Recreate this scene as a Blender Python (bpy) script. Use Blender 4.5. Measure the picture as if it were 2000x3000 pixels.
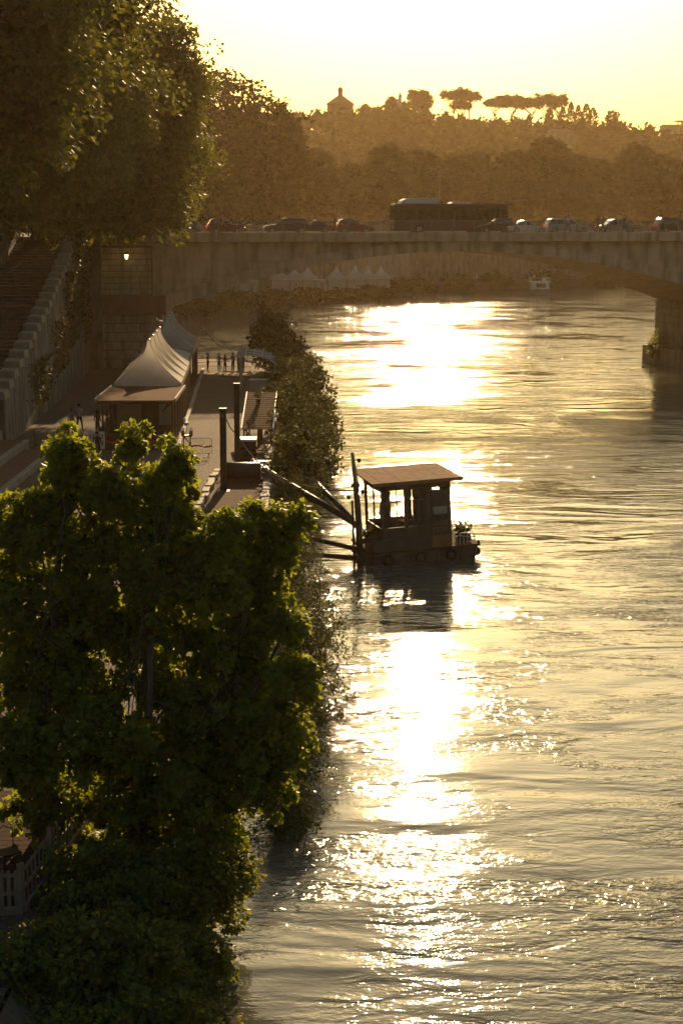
import bpy, math, random
import numpy as np
from mathutils import Vector, Matrix

for o in list(bpy.data.objects):
    bpy.data.objects.remove(o)
SC = bpy.context.scene
C = SC.collection
R = math.radians
rng = np.random.default_rng(7)
random.seed(7)

# ------------------------------------------------------------------ camera, sky, sun, exposure
cam_d = bpy.data.cameras.new("camera")
cam = bpy.data.objects.new("camera", cam_d)
C.objects.link(cam)
cam.location = (0, 0, 15.5)
cam.rotation_euler = (R(90 - 9.592), 0, 0)
cam_d.sensor_width = 36
cam_d.lens = 60
cam_d.clip_end = 6000
SC.camera = cam

SUN_EL, SUN_AZ = 16.5, 2.8          # degrees; azimuth clockwise from +Y
w = bpy.data.worlds.new("World")
SC.world = w
w.use_nodes = True
nt = w.node_tree
bg = nt.nodes["Background"]
sky = nt.nodes.new("ShaderNodeTexSky")
sky.sky_type = 'NISHITA'
sky.sun_disc = False
sky.sun_elevation = R(SUN_EL)
sky.sun_rotation = R(SUN_AZ)
sky.altitude = 0
sky.air_density = 1.7
sky.dust_density = 3.5
sky.ozone_density = 0.0
tint = nt.nodes.new("ShaderNodeMix")
tint.data_type = 'RGBA'
tint.blend_type = 'MULTIPLY'
tint.inputs[0].default_value = 1.0
tint.inputs[7].default_value = (1.0, 1.17, 1.38, 1)
nt.links.new(sky.outputs[0], tint.inputs[6])
nt.links.new(tint.outputs[2], bg.inputs[0])
bg.inputs[1].default_value = 0.05

sun_d = bpy.data.lights.new("sun", 'SUN')
sun_d.energy = 5.0
sun_d.angle = R(0.53)
sun_d.color = (1.0, 0.68, 0.36)
sun = bpy.data.objects.new("sun", sun_d)
C.objects.link(sun)
sv = Vector((math.sin(R(SUN_AZ)) * math.cos(R(SUN_EL)), math.cos(R(SUN_AZ)) * math.cos(R(SUN_EL)), math.sin(R(SUN_EL))))
sun.rotation_euler = sv.to_track_quat('Z', 'Y').to_euler()

SC.view_settings.view_transform = 'Standard'
SC.view_settings.look = 'None'
SC.view_settings.gamma = 1
SC.view_settings.exposure = 0.15
cy = SC.cycles
cy.max_bounces = 4
cy.diffuse_bounces = 2
cy.glossy_bounces = 2
cy.transmission_bounces = 2
cy.volume_bounces = 0
cy.transparent_max_bounces = 4
cy.sample_clamp_indirect = 6
cy.caustics_reflective = False
cy.caustics_refractive = False
cy.use_denoising = True
cy.use_adaptive_sampling = True
cy.adaptive_threshold = 0.02

HAZE_DENSITY = 0.00010
# ------------------------------------------------------------------ materials
MATS = {}


def nodes(name):
    m = bpy.data.materials.new(name)
    m.use_nodes = True
    t = m.node_tree
    return m, t, t.nodes["Principled BSDF"], t.nodes["Material Output"]


def surf(name, c1, c2=None, scale=3.0, rough=0.8, bump=0.0, bscale=20.0, metal=0.0, stretch=(1, 1, 1), spec=0.5, stain=0.0):
    """painted / stone / metal surface with noise colour variation and fine relief"""
    m, t, p, out = nodes(name)
    c2 = c2 or tuple(x * 0.7 for x in c1)
    tc = t.nodes.new("ShaderNodeTexCoord")
    mp = t.nodes.new("ShaderNodeMapping")
    mp.inputs[3].default_value = stretch
    t.links.new(tc.outputs["Object"], mp.inputs[0])
    nz = t.nodes.new("ShaderNodeTexNoise")
    nz.inputs["Scale"].default_value = scale
    nz.inputs["Detail"].default_value = 5
    nz.inputs["Roughness"].default_value = 0.65
    t.links.new(mp.outputs[0], nz.inputs["Vector"])
    cr = t.nodes.new("ShaderNodeValToRGB")
    cr.color_ramp.elements[0].position = 0.32
    cr.color_ramp.elements[1].position = 0.68
    cr.color_ramp.elements[0].color = (*c2, 1)
    cr.color_ramp.elements[1].color = (*c1, 1)
    t.links.new(nz.outputs[0], cr.inputs[0])
    col = cr.outputs[0]
    if stain:
        n2 = t.nodes.new("ShaderNodeTexNoise")
        n2.inputs["Scale"].default_value = 0.6
        n2.inputs["Detail"].default_value = 6
        mp2 = t.nodes.new("ShaderNodeMapping")
        mp2.inputs[3].default_value = (2.2, 2.2, 0.35)
        t.links.new(tc.outputs["Object"], mp2.inputs[0])
        t.links.new(mp2.outputs[0], n2.inputs["Vector"])
        r2 = t.nodes.new("ShaderNodeValToRGB")
        r2.color_ramp.elements[0].position = 0.45
        r2.color_ramp.elements[1].position = 0.72
        r2.color_ramp.elements[0].color = (1, 1, 1, 1)
        k = 1 - stain
        r2.color_ramp.elements[1].color = (k, k, k * .95, 1)
        t.links.new(n2.outputs[0], r2.inputs[0])
        mx = t.nodes.new("ShaderNodeMix")
        mx.data_type = 'RGBA'
        mx.blend_type = 'MULTIPLY'
        mx.inputs[0].default_value = 1
        t.links.new(col, mx.inputs[6])
        t.links.new(r2.outputs[0], mx.inputs[7])
        col = mx.outputs[2]
    t.links.new(col, p.inputs["Base Color"])
    p.inputs["Roughness"].default_value = rough
    p.inputs["Metallic"].default_value = metal
    p.inputs["Specular IOR Level"].default_value = spec
    if bump:
        n3 = t.nodes.new("ShaderNodeTexNoise")
        n3.inputs["Scale"].default_value = bscale
        n3.inputs["Detail"].default_value = 4
        t.links.new(mp.outputs[0], n3.inputs["Vector"])
        b = t.nodes.new("ShaderNodeBump")
        b.inputs["Strength"].default_value = bump
        b.inputs["Distance"].default_value = 0.05
        t.links.new(n3.outputs[0], b.inputs["Height"])
        t.links.new(b.outputs[0], p.inputs["Normal"])
    MATS[name] = m
    return m


def leafmat(name, dark, light, trans, tmix=0.35, rough=0.5, spec=0.25, patch=0.45):
    """thin leaf: diffuse + gloss over the surface, light coming through from behind"""
    m, t, p, out = nodes(name)
    g = t.nodes.new("ShaderNodeNewGeometry")
    cr = t.nodes.new("ShaderNodeValToRGB")
    cr.color_ramp.elements[0].color = (*dark, 1)
    cr.color_ramp.elements[1].color = (*light, 1)
    t.links.new(g.outputs["Random Per Island"], cr.inputs[0])
    tc = t.nodes.new("ShaderNodeTexCoord")          # lit and shaded clumps put into the colour, with older and younger growth
    nz = t.nodes.new("ShaderNodeTexNoise")
    nz.inputs["Scale"].default_value = patch
    nz.inputs["Detail"].default_value = 2
    t.links.new(tc.outputs["Object"], nz.inputs["Vector"])
    mr = t.nodes.new("ShaderNodeMapRange")
    mr.inputs[1].default_value = 0.36
    mr.inputs[2].default_value = 0.66
    mr.inputs[3].default_value = 0.45
    mr.inputs[4].default_value = 1.75
    t.links.new(nz.outputs[0], mr.inputs[0])
    vm = t.nodes.new("ShaderNodeVectorMath")
    vm.operation = 'SCALE'
    t.links.new(cr.outputs[0], vm.inputs[0])
    t.links.new(mr.outputs[0], vm.inputs[3])
    t.links.new(vm.outputs[0], p.inputs["Base Color"])
    p.inputs["Roughness"].default_value = rough
    p.inputs["Specular IOR Level"].default_value = spec
    tr = t.nodes.new("ShaderNodeBsdfTranslucent")
    tr.inputs[0].default_value = (*trans, 1)
    ms = t.nodes.new("ShaderNodeMixShader")
    ms.inputs[0].default_value = tmix
    t.links.new(p.outputs[0], ms.inputs[1])
    t.links.new(tr.outputs[0], ms.inputs[2])
    t.links.new(ms.outputs[0], out.inputs[0])
    MATS[name] = m
    return m


def emit(name, col, s):
    m, t, p, out = nodes(name)
    p.inputs["Base Color"].default_value = (*col, 1)
    p.inputs["Emission Color"].default_value = (*col, 1)
    p.inputs["Emission Strength"].default_value = s
    MATS[name] = m
    return m


def cobble(name, c1, c2, scale, bump):
    m, t, p, out = nodes(name)
    tc = t.nodes.new("ShaderNodeTexCoord")
    v = t.nodes.new("ShaderNodeTexVoronoi")
    v.inputs["Scale"].default_value = scale
    v.inputs["Randomness"].default_value = 0.55
    t.links.new(tc.outputs["Object"], v.inputs["Vector"])
    v2 = t.nodes.new("ShaderNodeTexVoronoi")
    v2.feature = 'DISTANCE_TO_EDGE'
    v2.inputs["Scale"].default_value = scale
    v2.inputs["Randomness"].default_value = 0.55
    t.links.new(tc.outputs["Object"], v2.inputs["Vector"])
    sep = t.nodes.new("ShaderNodeSeparateColor")
    t.links.new(v.outputs["Color"], sep.inputs[0])
    cr = t.nodes.new("ShaderNodeValToRGB")
    cr.color_ramp.elements[0].color = (*c2, 1)
    cr.color_ramp.elements[1].color = (*c1, 1)
    n = t.nodes.new("ShaderNodeTexNoise")
    n.inputs["Scale"].default_value = 0.5
    n.inputs["Detail"].default_value = 5
    t.links.new(tc.outputs["Object"], n.inputs["Vector"])
    ad = t.nodes.new("ShaderNodeMath")
    ad.operation = 'MULTIPLY_ADD'
    ad.inputs[1].default_value = 0.5
    t.links.new(sep.outputs[0], ad.inputs[0])
    m2 = t.nodes.new("ShaderNodeMath")
    m2.operation = 'MULTIPLY'
    m2.inputs[1].default_value = 0.5
    t.links.new(n.outputs[0], m2.inputs[0])
    t.links.new(m2.outputs[0], ad.inputs[2])
    t.links.new(ad.outputs[0], cr.inputs[0])
    t.links.new(cr.outputs[0], p.inputs["Base Color"])
    p.inputs["Roughness"].default_value = 0.8
    p.inputs["Specular IOR Level"].default_value = 0.2
    mr = t.nodes.new("ShaderNodeMapRange")
    mr.inputs[1].default_value = 0.0
    mr.inputs[2].default_value = 0.25
    t.links.new(v2.outputs["Distance"], mr.inputs[0])
    b = t.nodes.new("ShaderNodeBump")
    b.inputs["Strength"].default_value = bump
    b.inputs["Distance"].default_value = 0.06
    t.links.new(mr.outputs[0], b.inputs["Height"])
    t.links.new(b.outputs[0], p.inputs["Normal"])
    MATS[name] = m
    return m


def glassmat(name, col, rough=0.06):
    m, t, p, out = nodes(name)
    p.inputs["Base Color"].default_value = (*col, 1)
    p.inputs["Roughness"].default_value = rough
    p.inputs["Specular IOR Level"].default_value = 0.8
    MATS[name] = m
    return m


def clearglass(name, tint, mix=0.25):
    m, t, p, out = nodes(name)
    p.inputs["Base Color"].default_value = (*tint, 1)
    p.inputs["Roughness"].default_value = 0.08
    tr = t.nodes.new("ShaderNodeBsdfTransparent")
    tr.inputs[0].default_value = (0.9, 0.88, 0.8, 1)
    ms = t.nodes.new("ShaderNodeMixShader")
    ms.inputs[0].default_value = mix
    t.links.new(tr.outputs[0], ms.inputs[1])
    t.links.new(p.outputs[0], ms.inputs[2])
    t.links.new(ms.outputs[0], out.inputs[0])
    MATS[name] = m
    return m


def fabric(name, col, tmix=0.25):
    m, t, p, out = nodes(name)
    tc = t.nodes.new("ShaderNodeTexCoord")
    n = t.nodes.new("ShaderNodeTexNoise")
    n.inputs["Scale"].default_value = 1.4
    n.inputs["Detail"].default_value = 6
    t.links.new(tc.outputs["Object"], n.inputs["Vector"])
    cr = t.nodes.new("ShaderNodeValToRGB")
    cr.color_ramp.elements[0].position = .3
    cr.color_ramp.elements[1].position = .65
    cr.color_ramp.elements[0].color = (*[c * .78 for c in col], 1)
    cr.color_ramp.elements[1].color = (*col, 1)
    t.links.new(n.outputs[0], cr.inputs[0])
    t.links.new(cr.outputs[0], p.inputs["Base Color"])
    p.inputs["Roughness"].default_value = 0.6
    tr = t.nodes.new("ShaderNodeBsdfTranslucent")
    tr.inputs[0].default_value = (*col, 1)
    ms = t.nodes.new("ShaderNodeMixShader")
    ms.inputs[0].default_value = tmix
    t.links.new(p.outputs[0], ms.inputs[1])
    t.links.new(tr.outputs[0], ms.inputs[2])
    t.links.new(ms.outputs[0], out.inputs[0])
    MATS[name] = m
    return m


def watermat():
    m, t, p, out = nodes("river_water")
    p.inputs["Base Color"].default_value = (0.13, 0.125, 0.085, 1)
    p.inputs["Roughness"].default_value = 0.05
    p.inputs["IOR"].default_value = 1.34
    tc = t.nodes.new("ShaderNodeTexCoord")

    def noise(scale, stretch, detail, rough=0.55, dist=0.0, rot=0.0):
        mp = t.nodes.new("ShaderNodeMapping")
        mp.inputs[3].default_value = stretch
        mp.inputs[2].default_value = (0, 0, R(rot))
        t.links.new(tc.outputs["Object"], mp.inputs[0])
        n = t.nodes.new("ShaderNodeTexNoise")
        n.inputs["Scale"].default_value = scale
        n.inputs["Detail"].default_value = detail
        n.inputs["Roughness"].default_value = rough
        n.inputs["Distortion"].default_value = dist
        t.links.new(mp.outputs[0], n.inputs["Vector"])
        return n.outputs[0]

    def math_(op, a, b=None, c=None):
        n = t.nodes.new("ShaderNodeMath")
        n.operation = op
        for i, x in enumerate((a, b, c)):
            if x is None:
                continue
            if isinstance(x, (int, float)):
                n.inputs[i].default_value = x
            else:
                t.links.new(x, n.inputs[i])
        return n.outputs[0]

    fine = noise(4.2, (0.7, 1.25, 1), 2, 0.55, 0.5, 8)
    tiny = noise(10.0, (0.8, 1.2, 1), 1, 0.5, 0.3, -12)
    mid = noise(1.1, (0.5, 1.2, 1), 2, 0.5, 0.9, -6)
    swell = noise(0.22, (0.45, 1.0, 1), 2, 0.5, 1.4, 5)
    # slow and rough patches of current, long in the direction of flow
    patch = noise(0.075, (1.0, 0.8, 1), 4, 0.6, 1.6, 10)
    pr_ = t.nodes.new("ShaderNodeMapRange")
    pr_.inputs[1].default_value = 0.40
    pr_.inputs[2].default_value = 0.62
    pr_.inputs[3].default_value = 0.2
    pr_.inputs[4].default_value = 1.3
    t.links.new(patch, pr_.inputs[0])
    streak = noise(0.33, (0.22, 1.5, 1), 3, 0.6, 1.2, 4)
    sr = t.nodes.new("ShaderNodeMapRange")
    sr.inputs[1].default_value = 0.40
    sr.inputs[2].default_value = 0.60
    sr.inputs[3].default_value = 0.35
    sr.inputs[4].default_value = 1.2
    t.links.new(streak, sr.inputs[0])
    f1 = math_('MULTIPLY', math_('SUBTRACT', fine, 0.5), 0.034)
    f0 = math_('MULTIPLY', math_('SUBTRACT', tiny, 0.5), 0.011)
    f2 = math_('MULTIPLY', math_('SUBTRACT', mid, 0.5), 0.10)
    s = math_('MULTIPLY', math_('MULTIPLY', math_('ADD', math_('ADD', f1, f0), f2), pr_.outputs[0]), sr.outputs[0])
    f3 = math_('MULTIPLY', math_('SUBTRACT', swell, 0.5), 0.15)
    h = math_('ADD', s, f3)
    b = t.nodes.new("ShaderNodeBump")
    b.inputs["Strength"].default_value = 1.0
    b.inputs["Distance"].default_value = 1.0
    t.links.new(h, b.inputs["Height"])
    t.links.new(b.outputs[0], p.inputs["Normal"])
    MATS["river_water"] = m


watermat()
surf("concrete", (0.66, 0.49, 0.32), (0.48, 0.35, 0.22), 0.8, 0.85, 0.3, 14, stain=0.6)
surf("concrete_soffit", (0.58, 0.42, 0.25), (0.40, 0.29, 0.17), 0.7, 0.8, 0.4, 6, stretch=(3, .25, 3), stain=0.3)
surf("travertine", (0.50, 0.39, 0.26), (0.32, 0.25, 0.165), 1.5, 0.85, 0.5, 9, stain=0.5)
surf("joint", (0.10, 0.08, 0.06), None, 3, 0.95)
surf("red_stone", (0.22, 0.10, 0.07), (0.13, 0.065, 0.05), 1.5, 0.9, 0.4, 8, stain=.3)
surf("rough_wall", (0.30, 0.26, 0.19), (0.12, 0.105, 0.075), 1.1, 0.95, 1.0, 4, stretch=(1, 1, .45), stain=0.5)
surf("step_stone", (0.20, 0.16, 0.11), (0.12, 0.095, 0.07), 2.2, 0.85, 0.5, 12)
surf("coping", (0.38, 0.32, 0.22), (0.25, 0.20, 0.14), 3, 0.75, 0.6, 10)
surf("asphalt", (0.055, 0.052, 0.05), (0.04, 0.038, 0.036), 4, 0.8, 0.4, 60)
surf("path_paving", (0.14, 0.12, 0.09), (0.10, 0.085, 0.065), 1.2, 0.9, 0.4, 30, spec=.15)
cobble("cobbles", (0.17, 0.125, 0.075), (0.085, 0.065, 0.042), 9.0, 0.9)
cobble("terrace_cobbles", (0.26, 0.15, 0.085), (0.14, 0.08, 0.048), 9.0, 0.8)
surf("earth", (0.10, 0.08, 0.05), (0.055, 0.045, 0.03), 1.5, 0.95, 0.8, 6)
surf("hill_ground", (0.05, 0.055, 0.025), (0.03, 0.035, 0.018), 0.05, 0.95)
surf("bark", (0.12, 0.095, 0.065), (0.06, 0.047, 0.033), 5, 0.9, 0.9, 14, stretch=(1, 1, .3))
surf("wood_plank", (0.17, 0.066, 0.028), (0.10, 0.040, 0.018), 3, 0.9, 0.4, 25, stretch=(.2, 3, 3), spec=.1)
surf("wood_dark", (0.10, 0.055, 0.03), (0.06, 0.035, 0.02), 3, 0.6, 0.4, 20)
surf("deck_wood", (0.12, 0.062, 0.035), (0.075, 0.038, 0.022), 2, 0.9, 0.4, 18, spec=.1)
surf("fence_paint", (0.26, 0.20, 0.14), (0.18, 0.14, 0.095), 3, 0.7, 0.1, 30, spec=.2)
surf("platform_wood", (0.065, 0.027, 0.017), (0.04, 0.018, 0.012), 2, 0.9, 0.4, 18, spec=.1)
surf("white_paint", (0.72, 0.70, 0.64), (0.60, 0.58, 0.52), 3, 0.4, 0.1, 30)
surf("cream_panel", (0.42, 0.38, 0.30), (0.34, 0.30, 0.24), 2, 0.6)
surf("dark_steel", (0.055, 0.045, 0.035), (0.035, 0.027, 0.02), 4, 0.35, 0.3, 30, metal=0.6)
surf("rust_steel", (0.13, 0.07, 0.04), (0.07, 0.04, 0.025), 3, 0.5, 0.4, 25, metal=0.4)
surf("galvanised", (0.42, 0.41, 0.38), (0.30, 0.29, 0.27), 6, 0.35, 0.1, 40, metal=0.7)
surf("rail_paint", (0.23, 0.19, 0.14), (0.16, 0.13, 0.10), 3, 0.5)
surf("blue_tarp", (0.20, 0.23, 0.27), (0.14, 0.16, 0.20), 2, 0.35, 0.5, 6)
surf("red_tape", (0.75, 0.06, 0.05), (0.6, 0.04, 0.035), 3, 0.3)
surf("bird_white", (0.7, 0.69, 0.66), (0.5, 0.49, 0.47), 9, 0.6)
surf("bird_grey", (0.25, 0.25, 0.26), None, 9, 0.6)
surf("plaster", (0.52, 0.40, 0.26), (0.42, 0.32, 0.20), 0.8, 0.85)
surf("roof_tile", (0.22, 0.12, 0.07), (0.14, 0.075, 0.045), 1, 0.8, .4, 4)
surf("shutter", (0.07, 0.06, 0.04), None, 2, 0.7)
surf("hull_paint", (0.11, 0.085, 0.065), (0.06, 0.045, 0.035), 1.5, 0.55, 0.4, 12, stain=.4)
surf("cabin_board", (0.13, 0.085, 0.055), (0.085, 0.055, 0.035), 1.5, 0.6, 0.3, 15)
surf("roof_sheet", (0.34, 0.185, 0.09), (0.24, 0.13, 0.062), 1.5, 0.9, 0.2, 12, spec=.1)
surf("tyre", (0.02, 0.02, 0.02), None, 3, 0.9)
surf("chalk", (0.26, 0.22, 0.17), None, 3, 0.8)
for nm, c in dict(silver=(.42, .42, .41), white=(.66, .65, .62), red=(.24, .025, .02), dark=(.03, .032, .035), grey=(.22, .23, .24), navy=(.02, .025, .05)).items():
    surf("car_" + nm, c, tuple(x * .94 for x in c), 1, 0.28, metal=.15)
surf("bus_red", (.15, .03, .022), (.12, .025, .018), 1, 0.4)
surf("bus_grey", (.40, .39, .36), None, 1, 0.4)
glassmat("glass_dark", (0.02, 0.022, 0.022))
clearglass("glass_clear", (0.06, 0.06, 0.055), 0.35)
clearglass("glass_bus", (0.12, 0.11, 0.09), 0.10)
emit("lamp_glow", (1.0, 0.72, 0.33), 6.0)
emit("head_lamp", (1.0, 0.9, 0.7), 5.0)
emit("tail_lamp", (1.0, 0.08, 0.04), 0.6)
fabric("tent_white", (0.94, 0.90, 0.82), 0.75)
fabric("tent_valance", (0.82, 0.76, 0.67), 0.6)
leafmat("leaf_maple", (0.055, 0.080, 0.014), (0.105, 0.125, 0.024), (0.52, 0.56, 0.04), 0.45, patch=1.6)
leafmat("leaf_plane", (0.046, 0.058, 0.013), (0.080, 0.088, 0.022), (0.26, 0.26, 0.03), 0.35, patch=.35)
leafmat("leaf_shrub", (0.026, 0.038, 0.012), (0.055, 0.068, 0.022), (0.16, 0.16, 0.03), 0.22, .7, .1, .5)
leafmat("leaf_bush", (0.045, 0.062, 0.014), (0.095, 0.115, 0.030), (0.42, 0.42, 0.05), 0.42, patch=1.6)
leafmat("leaf_far", (0.034, 0.043, 0.016), (0.046, 0.053, 0.020), (0.08, 0.08, 0.02), 0.08, 0.95, 0.02, .12)
leafmat("leaf_pine", (0.020, 0.028, 0.012), (0.040, 0.048, 0.020), (0.04, 0.045, 0.015), 0.06, 0.9, 0.03)
leafmat("leaf_ivy", (0.03, 0.042, 0.014), (0.09, 0.085, 0.03), (0.16, 0.15, 0.03), 0.25)
leafmat("leaf_dry", (0.10, 0.07, 0.025), (0.17, 0.12, 0.05), (0.2, 0.14, 0.04), 0.25)
for nm, c in dict(shirt_white=(.55, .53, .50), shirt_black=(.02, .02, .022), shirt_grey=(.22, .21, .20), shirt_red=(.22, .04, .035), shirt_blue=(.07, .09, .16), trousers_dark=(.022, .022, .027), trousers_blue=(.045, .055, .09), skin=(.40, .24, .16), hair_dark=(.022, .015, .01), hair_brown=(.07, .04, .022), shoe=(.03, .028, .026), shirt_tan=(.3, .22, .14)).items():
    surf(nm, c, tuple(x * .85 for x in c), 12, 0.8)
M = MATS


# ------------------------------------------------------------------ helpers
class MB:
    """collects shapes, builds ONE mesh object"""

    def __init__(s):
        s.v, s.f, s.m = [], [], []

    def add(s, vs, fs, mi=0):
        b = len(s.v)
        s.v += [tuple(map(float, x)) for x in vs]
        s.f += [tuple(b + i for i in f) for f in fs]
        s.m += [mi] * len(fs)
        return s

    def box(s, c, d, rz=0.0, rx=0.0, ry=0.0, mi=0):
        mt = Matrix.Translation(c) @ Matrix.Rotation(rz, 4, 'Z') @ Matrix.Rotation(ry, 4, 'Y') @ Matrix.Rotation(rx, 4, 'X')
        vs = [mt @ Vector((x * d[0] / 2, y * d[1] / 2, z * d[2] / 2)) for x in (-1, 1) for y in (-1, 1) for z in (-1, 1)]
        return s.add(vs, [(0, 1, 3, 2), (4, 6, 7, 5), (0, 4, 5, 1), (2, 3, 7, 6), (0, 2, 6, 4), (1, 5, 7, 3)], mi)

    def hexa(s, p8, mi=0):
        """p8: bottom ring of 4 then top ring of 4"""
        return s.add(p8, [(3, 2, 1, 0), (4, 5, 6, 7), (0, 1, 5, 4), (1, 2, 6, 5), (2, 3, 7, 6), (3, 0, 4, 7)], mi)

    def tube(s, pts, rads, n=8, caps=True, mi=0):
        pts = [Vector(p) for p in pts]
        if not hasattr(rads, '__len__'):
            rads = [rads] * len(pts)
        rings = []
        ref = None
        vs = []
        for i, p in enumerate(pts):
            d = (pts[min(i + 1, len(pts) - 1)] - pts[max(i - 1, 0)])
            d = d.normalized() if d.length > 1e-9 else Vector((0, 0, 1))
            if ref is None or abs(ref.dot(d)) > .97:
                ref = Vector((0, 0, 1)) if abs(d.z) < .9 else Vector((1, 0, 0))
            a = d.cross(ref).normalized()
            ref = a.cross(d).normalized()
            b = ref
            for k in range(n):
                t = 2 * math.pi * k / n
                vs.append(p + (a * math.cos(t) + b * math.sin(t)) * rads[i])
        fs = []
        for i in range(len(pts) - 1):
            for k in range(n):
                k2 = (k + 1) % n
                fs.append((i * n + k, i * n + k2, (i + 1) * n + k2, (i + 1) * n + k))
        if caps:
            fs.append(tuple(range(n - 1, -1, -1)))
            fs.append(tuple((len(pts) - 1) * n + k for k in range(n)))
        return s.add(vs, fs, mi)

    def lathe(s, c, prof, n=12, mi=0):
        """prof: [(r,z)...] bottom to top"""
        vs, fs = [], []
        for r, z in prof:
            for k in range(n):
                t = 2 * math.pi * k / n
                vs.append((c[0] + r * math.cos(t), c[1] + r * math.sin(t), c[2] + z))
        for i in range(len(prof) - 1):
            for k in range(n):
                k2 = (k + 1) % n
                fs.append((i * n + k, i * n + k2, (i + 1) * n + k2, (i + 1) * n + k))
        fs.append(tuple(range(n - 1, -1, -1)))
        fs.append(tuple((len(prof) - 1) * n + k for k in range(n)))
        return s.add(vs, fs, mi)

    def prism(s, poly, fn0, fn1, mi=0):
        """poly 2D; fn0/fn1 map a 2D point to the two end caps in 3D"""
        n = len(poly)
        vs = [fn0(*q) for q in poly] + [fn1(*q) for q in poly]
        fs = [tuple(range(n)), tuple(range(2 * n - 1, n - 1, -1))] + [(i, i + n, (i + 1) % n + n, (i + 1) % n) for i in range(n)]
        return s.add(vs, fs, mi)

    def build(s, name, mat, parent=None, smooth=False, off=None, bevel=0.0):
        me = bpy.data.meshes.new(name)
        v = s.v
        if off is None and parent is not None and parent.get('_w'):
            off = parent['_w']
        if off is not None:
            v = [(a - off[0], b - off[1], c - off[2]) for a, b, c in v]
        me.from_pydata(v, [], s.f)
        mats = mat if isinstance(mat, (list, tuple)) else [mat]
        for k in mats:
            me.materials.append(M[k])
        if len(mats) > 1:
            me.polygons.foreach_set('material_index', s.m)
        if smooth:
            me.polygons.foreach_set('use_smooth', [True] * len(me.polygons))
        me.update()
        o = bpy.data.objects.new(name, me)
        C.objects.link(o)
        if parent is not None:
            o.parent = parent
            if parent.get('_w') and parent.type == 'MESH':
                pass
        if bevel:
            bm = o.modifiers.new('bevel', 'BEVEL')
            bm.width = bevel
            bm.segments = 2
            bm.limit_method = 'ANGLE'
        return o


def tag(o, label=None, cat=None, group=None, kind=None):
    if label:
        o['label'] = label
    if cat:
        o['category'] = cat
    if group:
        o['group'] = group
    if kind:
        o['kind'] = kind
    return o


def empty(name, loc, rz=0.0, label=None, cat=None, group=None, world=False):
    o = bpy.data.objects.new(name, None)
    C.objects.link(o)
    o.location = loc
    o.rotation_euler = (0, 0, rz)
    o.empty_display_size = .3
    if world:
        o['_w'] = tuple(loc)
    return tag(o, label, cat, group)


def copy_tree(o, parent=None):
    c = o.copy()
    C.objects.link(c)
    c.parent = parent
    for ch in o.children:
        copy_tree(ch, c)
    return c


def npmesh(name, V, F, mat, parent=None, smooth=False, off=None):
    """V (n,3) float, F (m,k) int - quick mesh from numpy"""
    me = bpy.data.meshes.new(name)
    V = np.asarray(V, dtype=np.float32)
    if off is not None:
        V = V - np.asarray(off, dtype=np.float32)
    m, k = F.shape
    me.vertices.add(len(V))
    me.vertices.foreach_set('co', V.ravel())
    me.loops.add(m * k)
    me.loops.foreach_set('vertex_index', F.astype(np.int32).ravel())
    me.polygons.add(m)
    me.polygons.foreach_set('loop_start', np.arange(0, m * k, k, dtype=np.int32))
    me.polygons.foreach_set('loop_total', np.full(m, k, dtype=np.int32))
    if smooth:
        me.polygons.foreach_set('use_smooth', np.ones(m, dtype=bool))
    me.update(calc_edges=True)
    me.materials.append(M[mat])
    o = bpy.data.objects.new(name, me)
    C.objects.link(o)
    if parent is not None:
        o.parent = parent
    return o


def unit(a):
    return a / np.maximum(np.linalg.norm(a, axis=-1, keepdims=True), 1e-9)


SHAPE4 = np.array([(0, 0, 0), (-.42, .45, -.10), (0, 1, -.12), (.42, .45, -.10)])
F4 = np.array([(0, 1, 2), (0, 2, 3)])
SHAPE8 = np.array([(0, 0, 0), (-.42, .12, -.10), (-.30, .42, -.05), (-.52, .66, -.16), (0, 1.05, -.14), (.52, .66, -.16), (.30, .42, -.05), (.42, .12, -.10)])
F8 = np.array([(0, 1, 2), (0, 2, 4), (2, 3, 4), (0, 4, 6), (4, 5, 6), (0, 6, 7)])
SHAPE6 = np.array([(0, 0, 0), (-.46, .22, -.10), (-.40, .60, -.12), (0, 1.05, -.14), (.40, .60, -.12), (.46, .22, -.10)])
F6 = np.array([(0, 1, 2), (0, 2, 3), (0, 3, 4), (0, 4, 5)])
SHAPEN = np.array([(0, 0, 0), (-.16, .45, -.02), (0, 1, -.10), (.16, .45, -.02)])     # narrow


def leaf_mesh(pos, outd, size, shape=SHAPE4, faces=F4, tilt=0.6, droop=0.5):
    """leaves at pos pointing along outd, blade facing up with random tilt; returns V, F"""
    n = len(pos)
    d = unit(outd + rng.normal(0, tilt, (n, 3)) + np.array([0, 0, -droop]))
    up = unit(np.array([0, 0, 1.0]) + rng.normal(0, tilt, (n, 3)))
    x = unit(np.cross(d, up))
    z = np.cross(x, d)
    s = size[:, None, None]
    sh = shape[None]
    V = pos[:, None, :] + s * (sh[..., 0:1] * x[:, None, :] + sh[..., 1:2] * d[:, None, :] + sh[..., 2:3] * z[:, None, :])
    k = shape.shape[0]
    Fs = (np.arange(n)[:, None, None] * k + faces[None]).reshape(-1, faces.shape[1])
    return V.reshape(-1, 3), Fs


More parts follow.
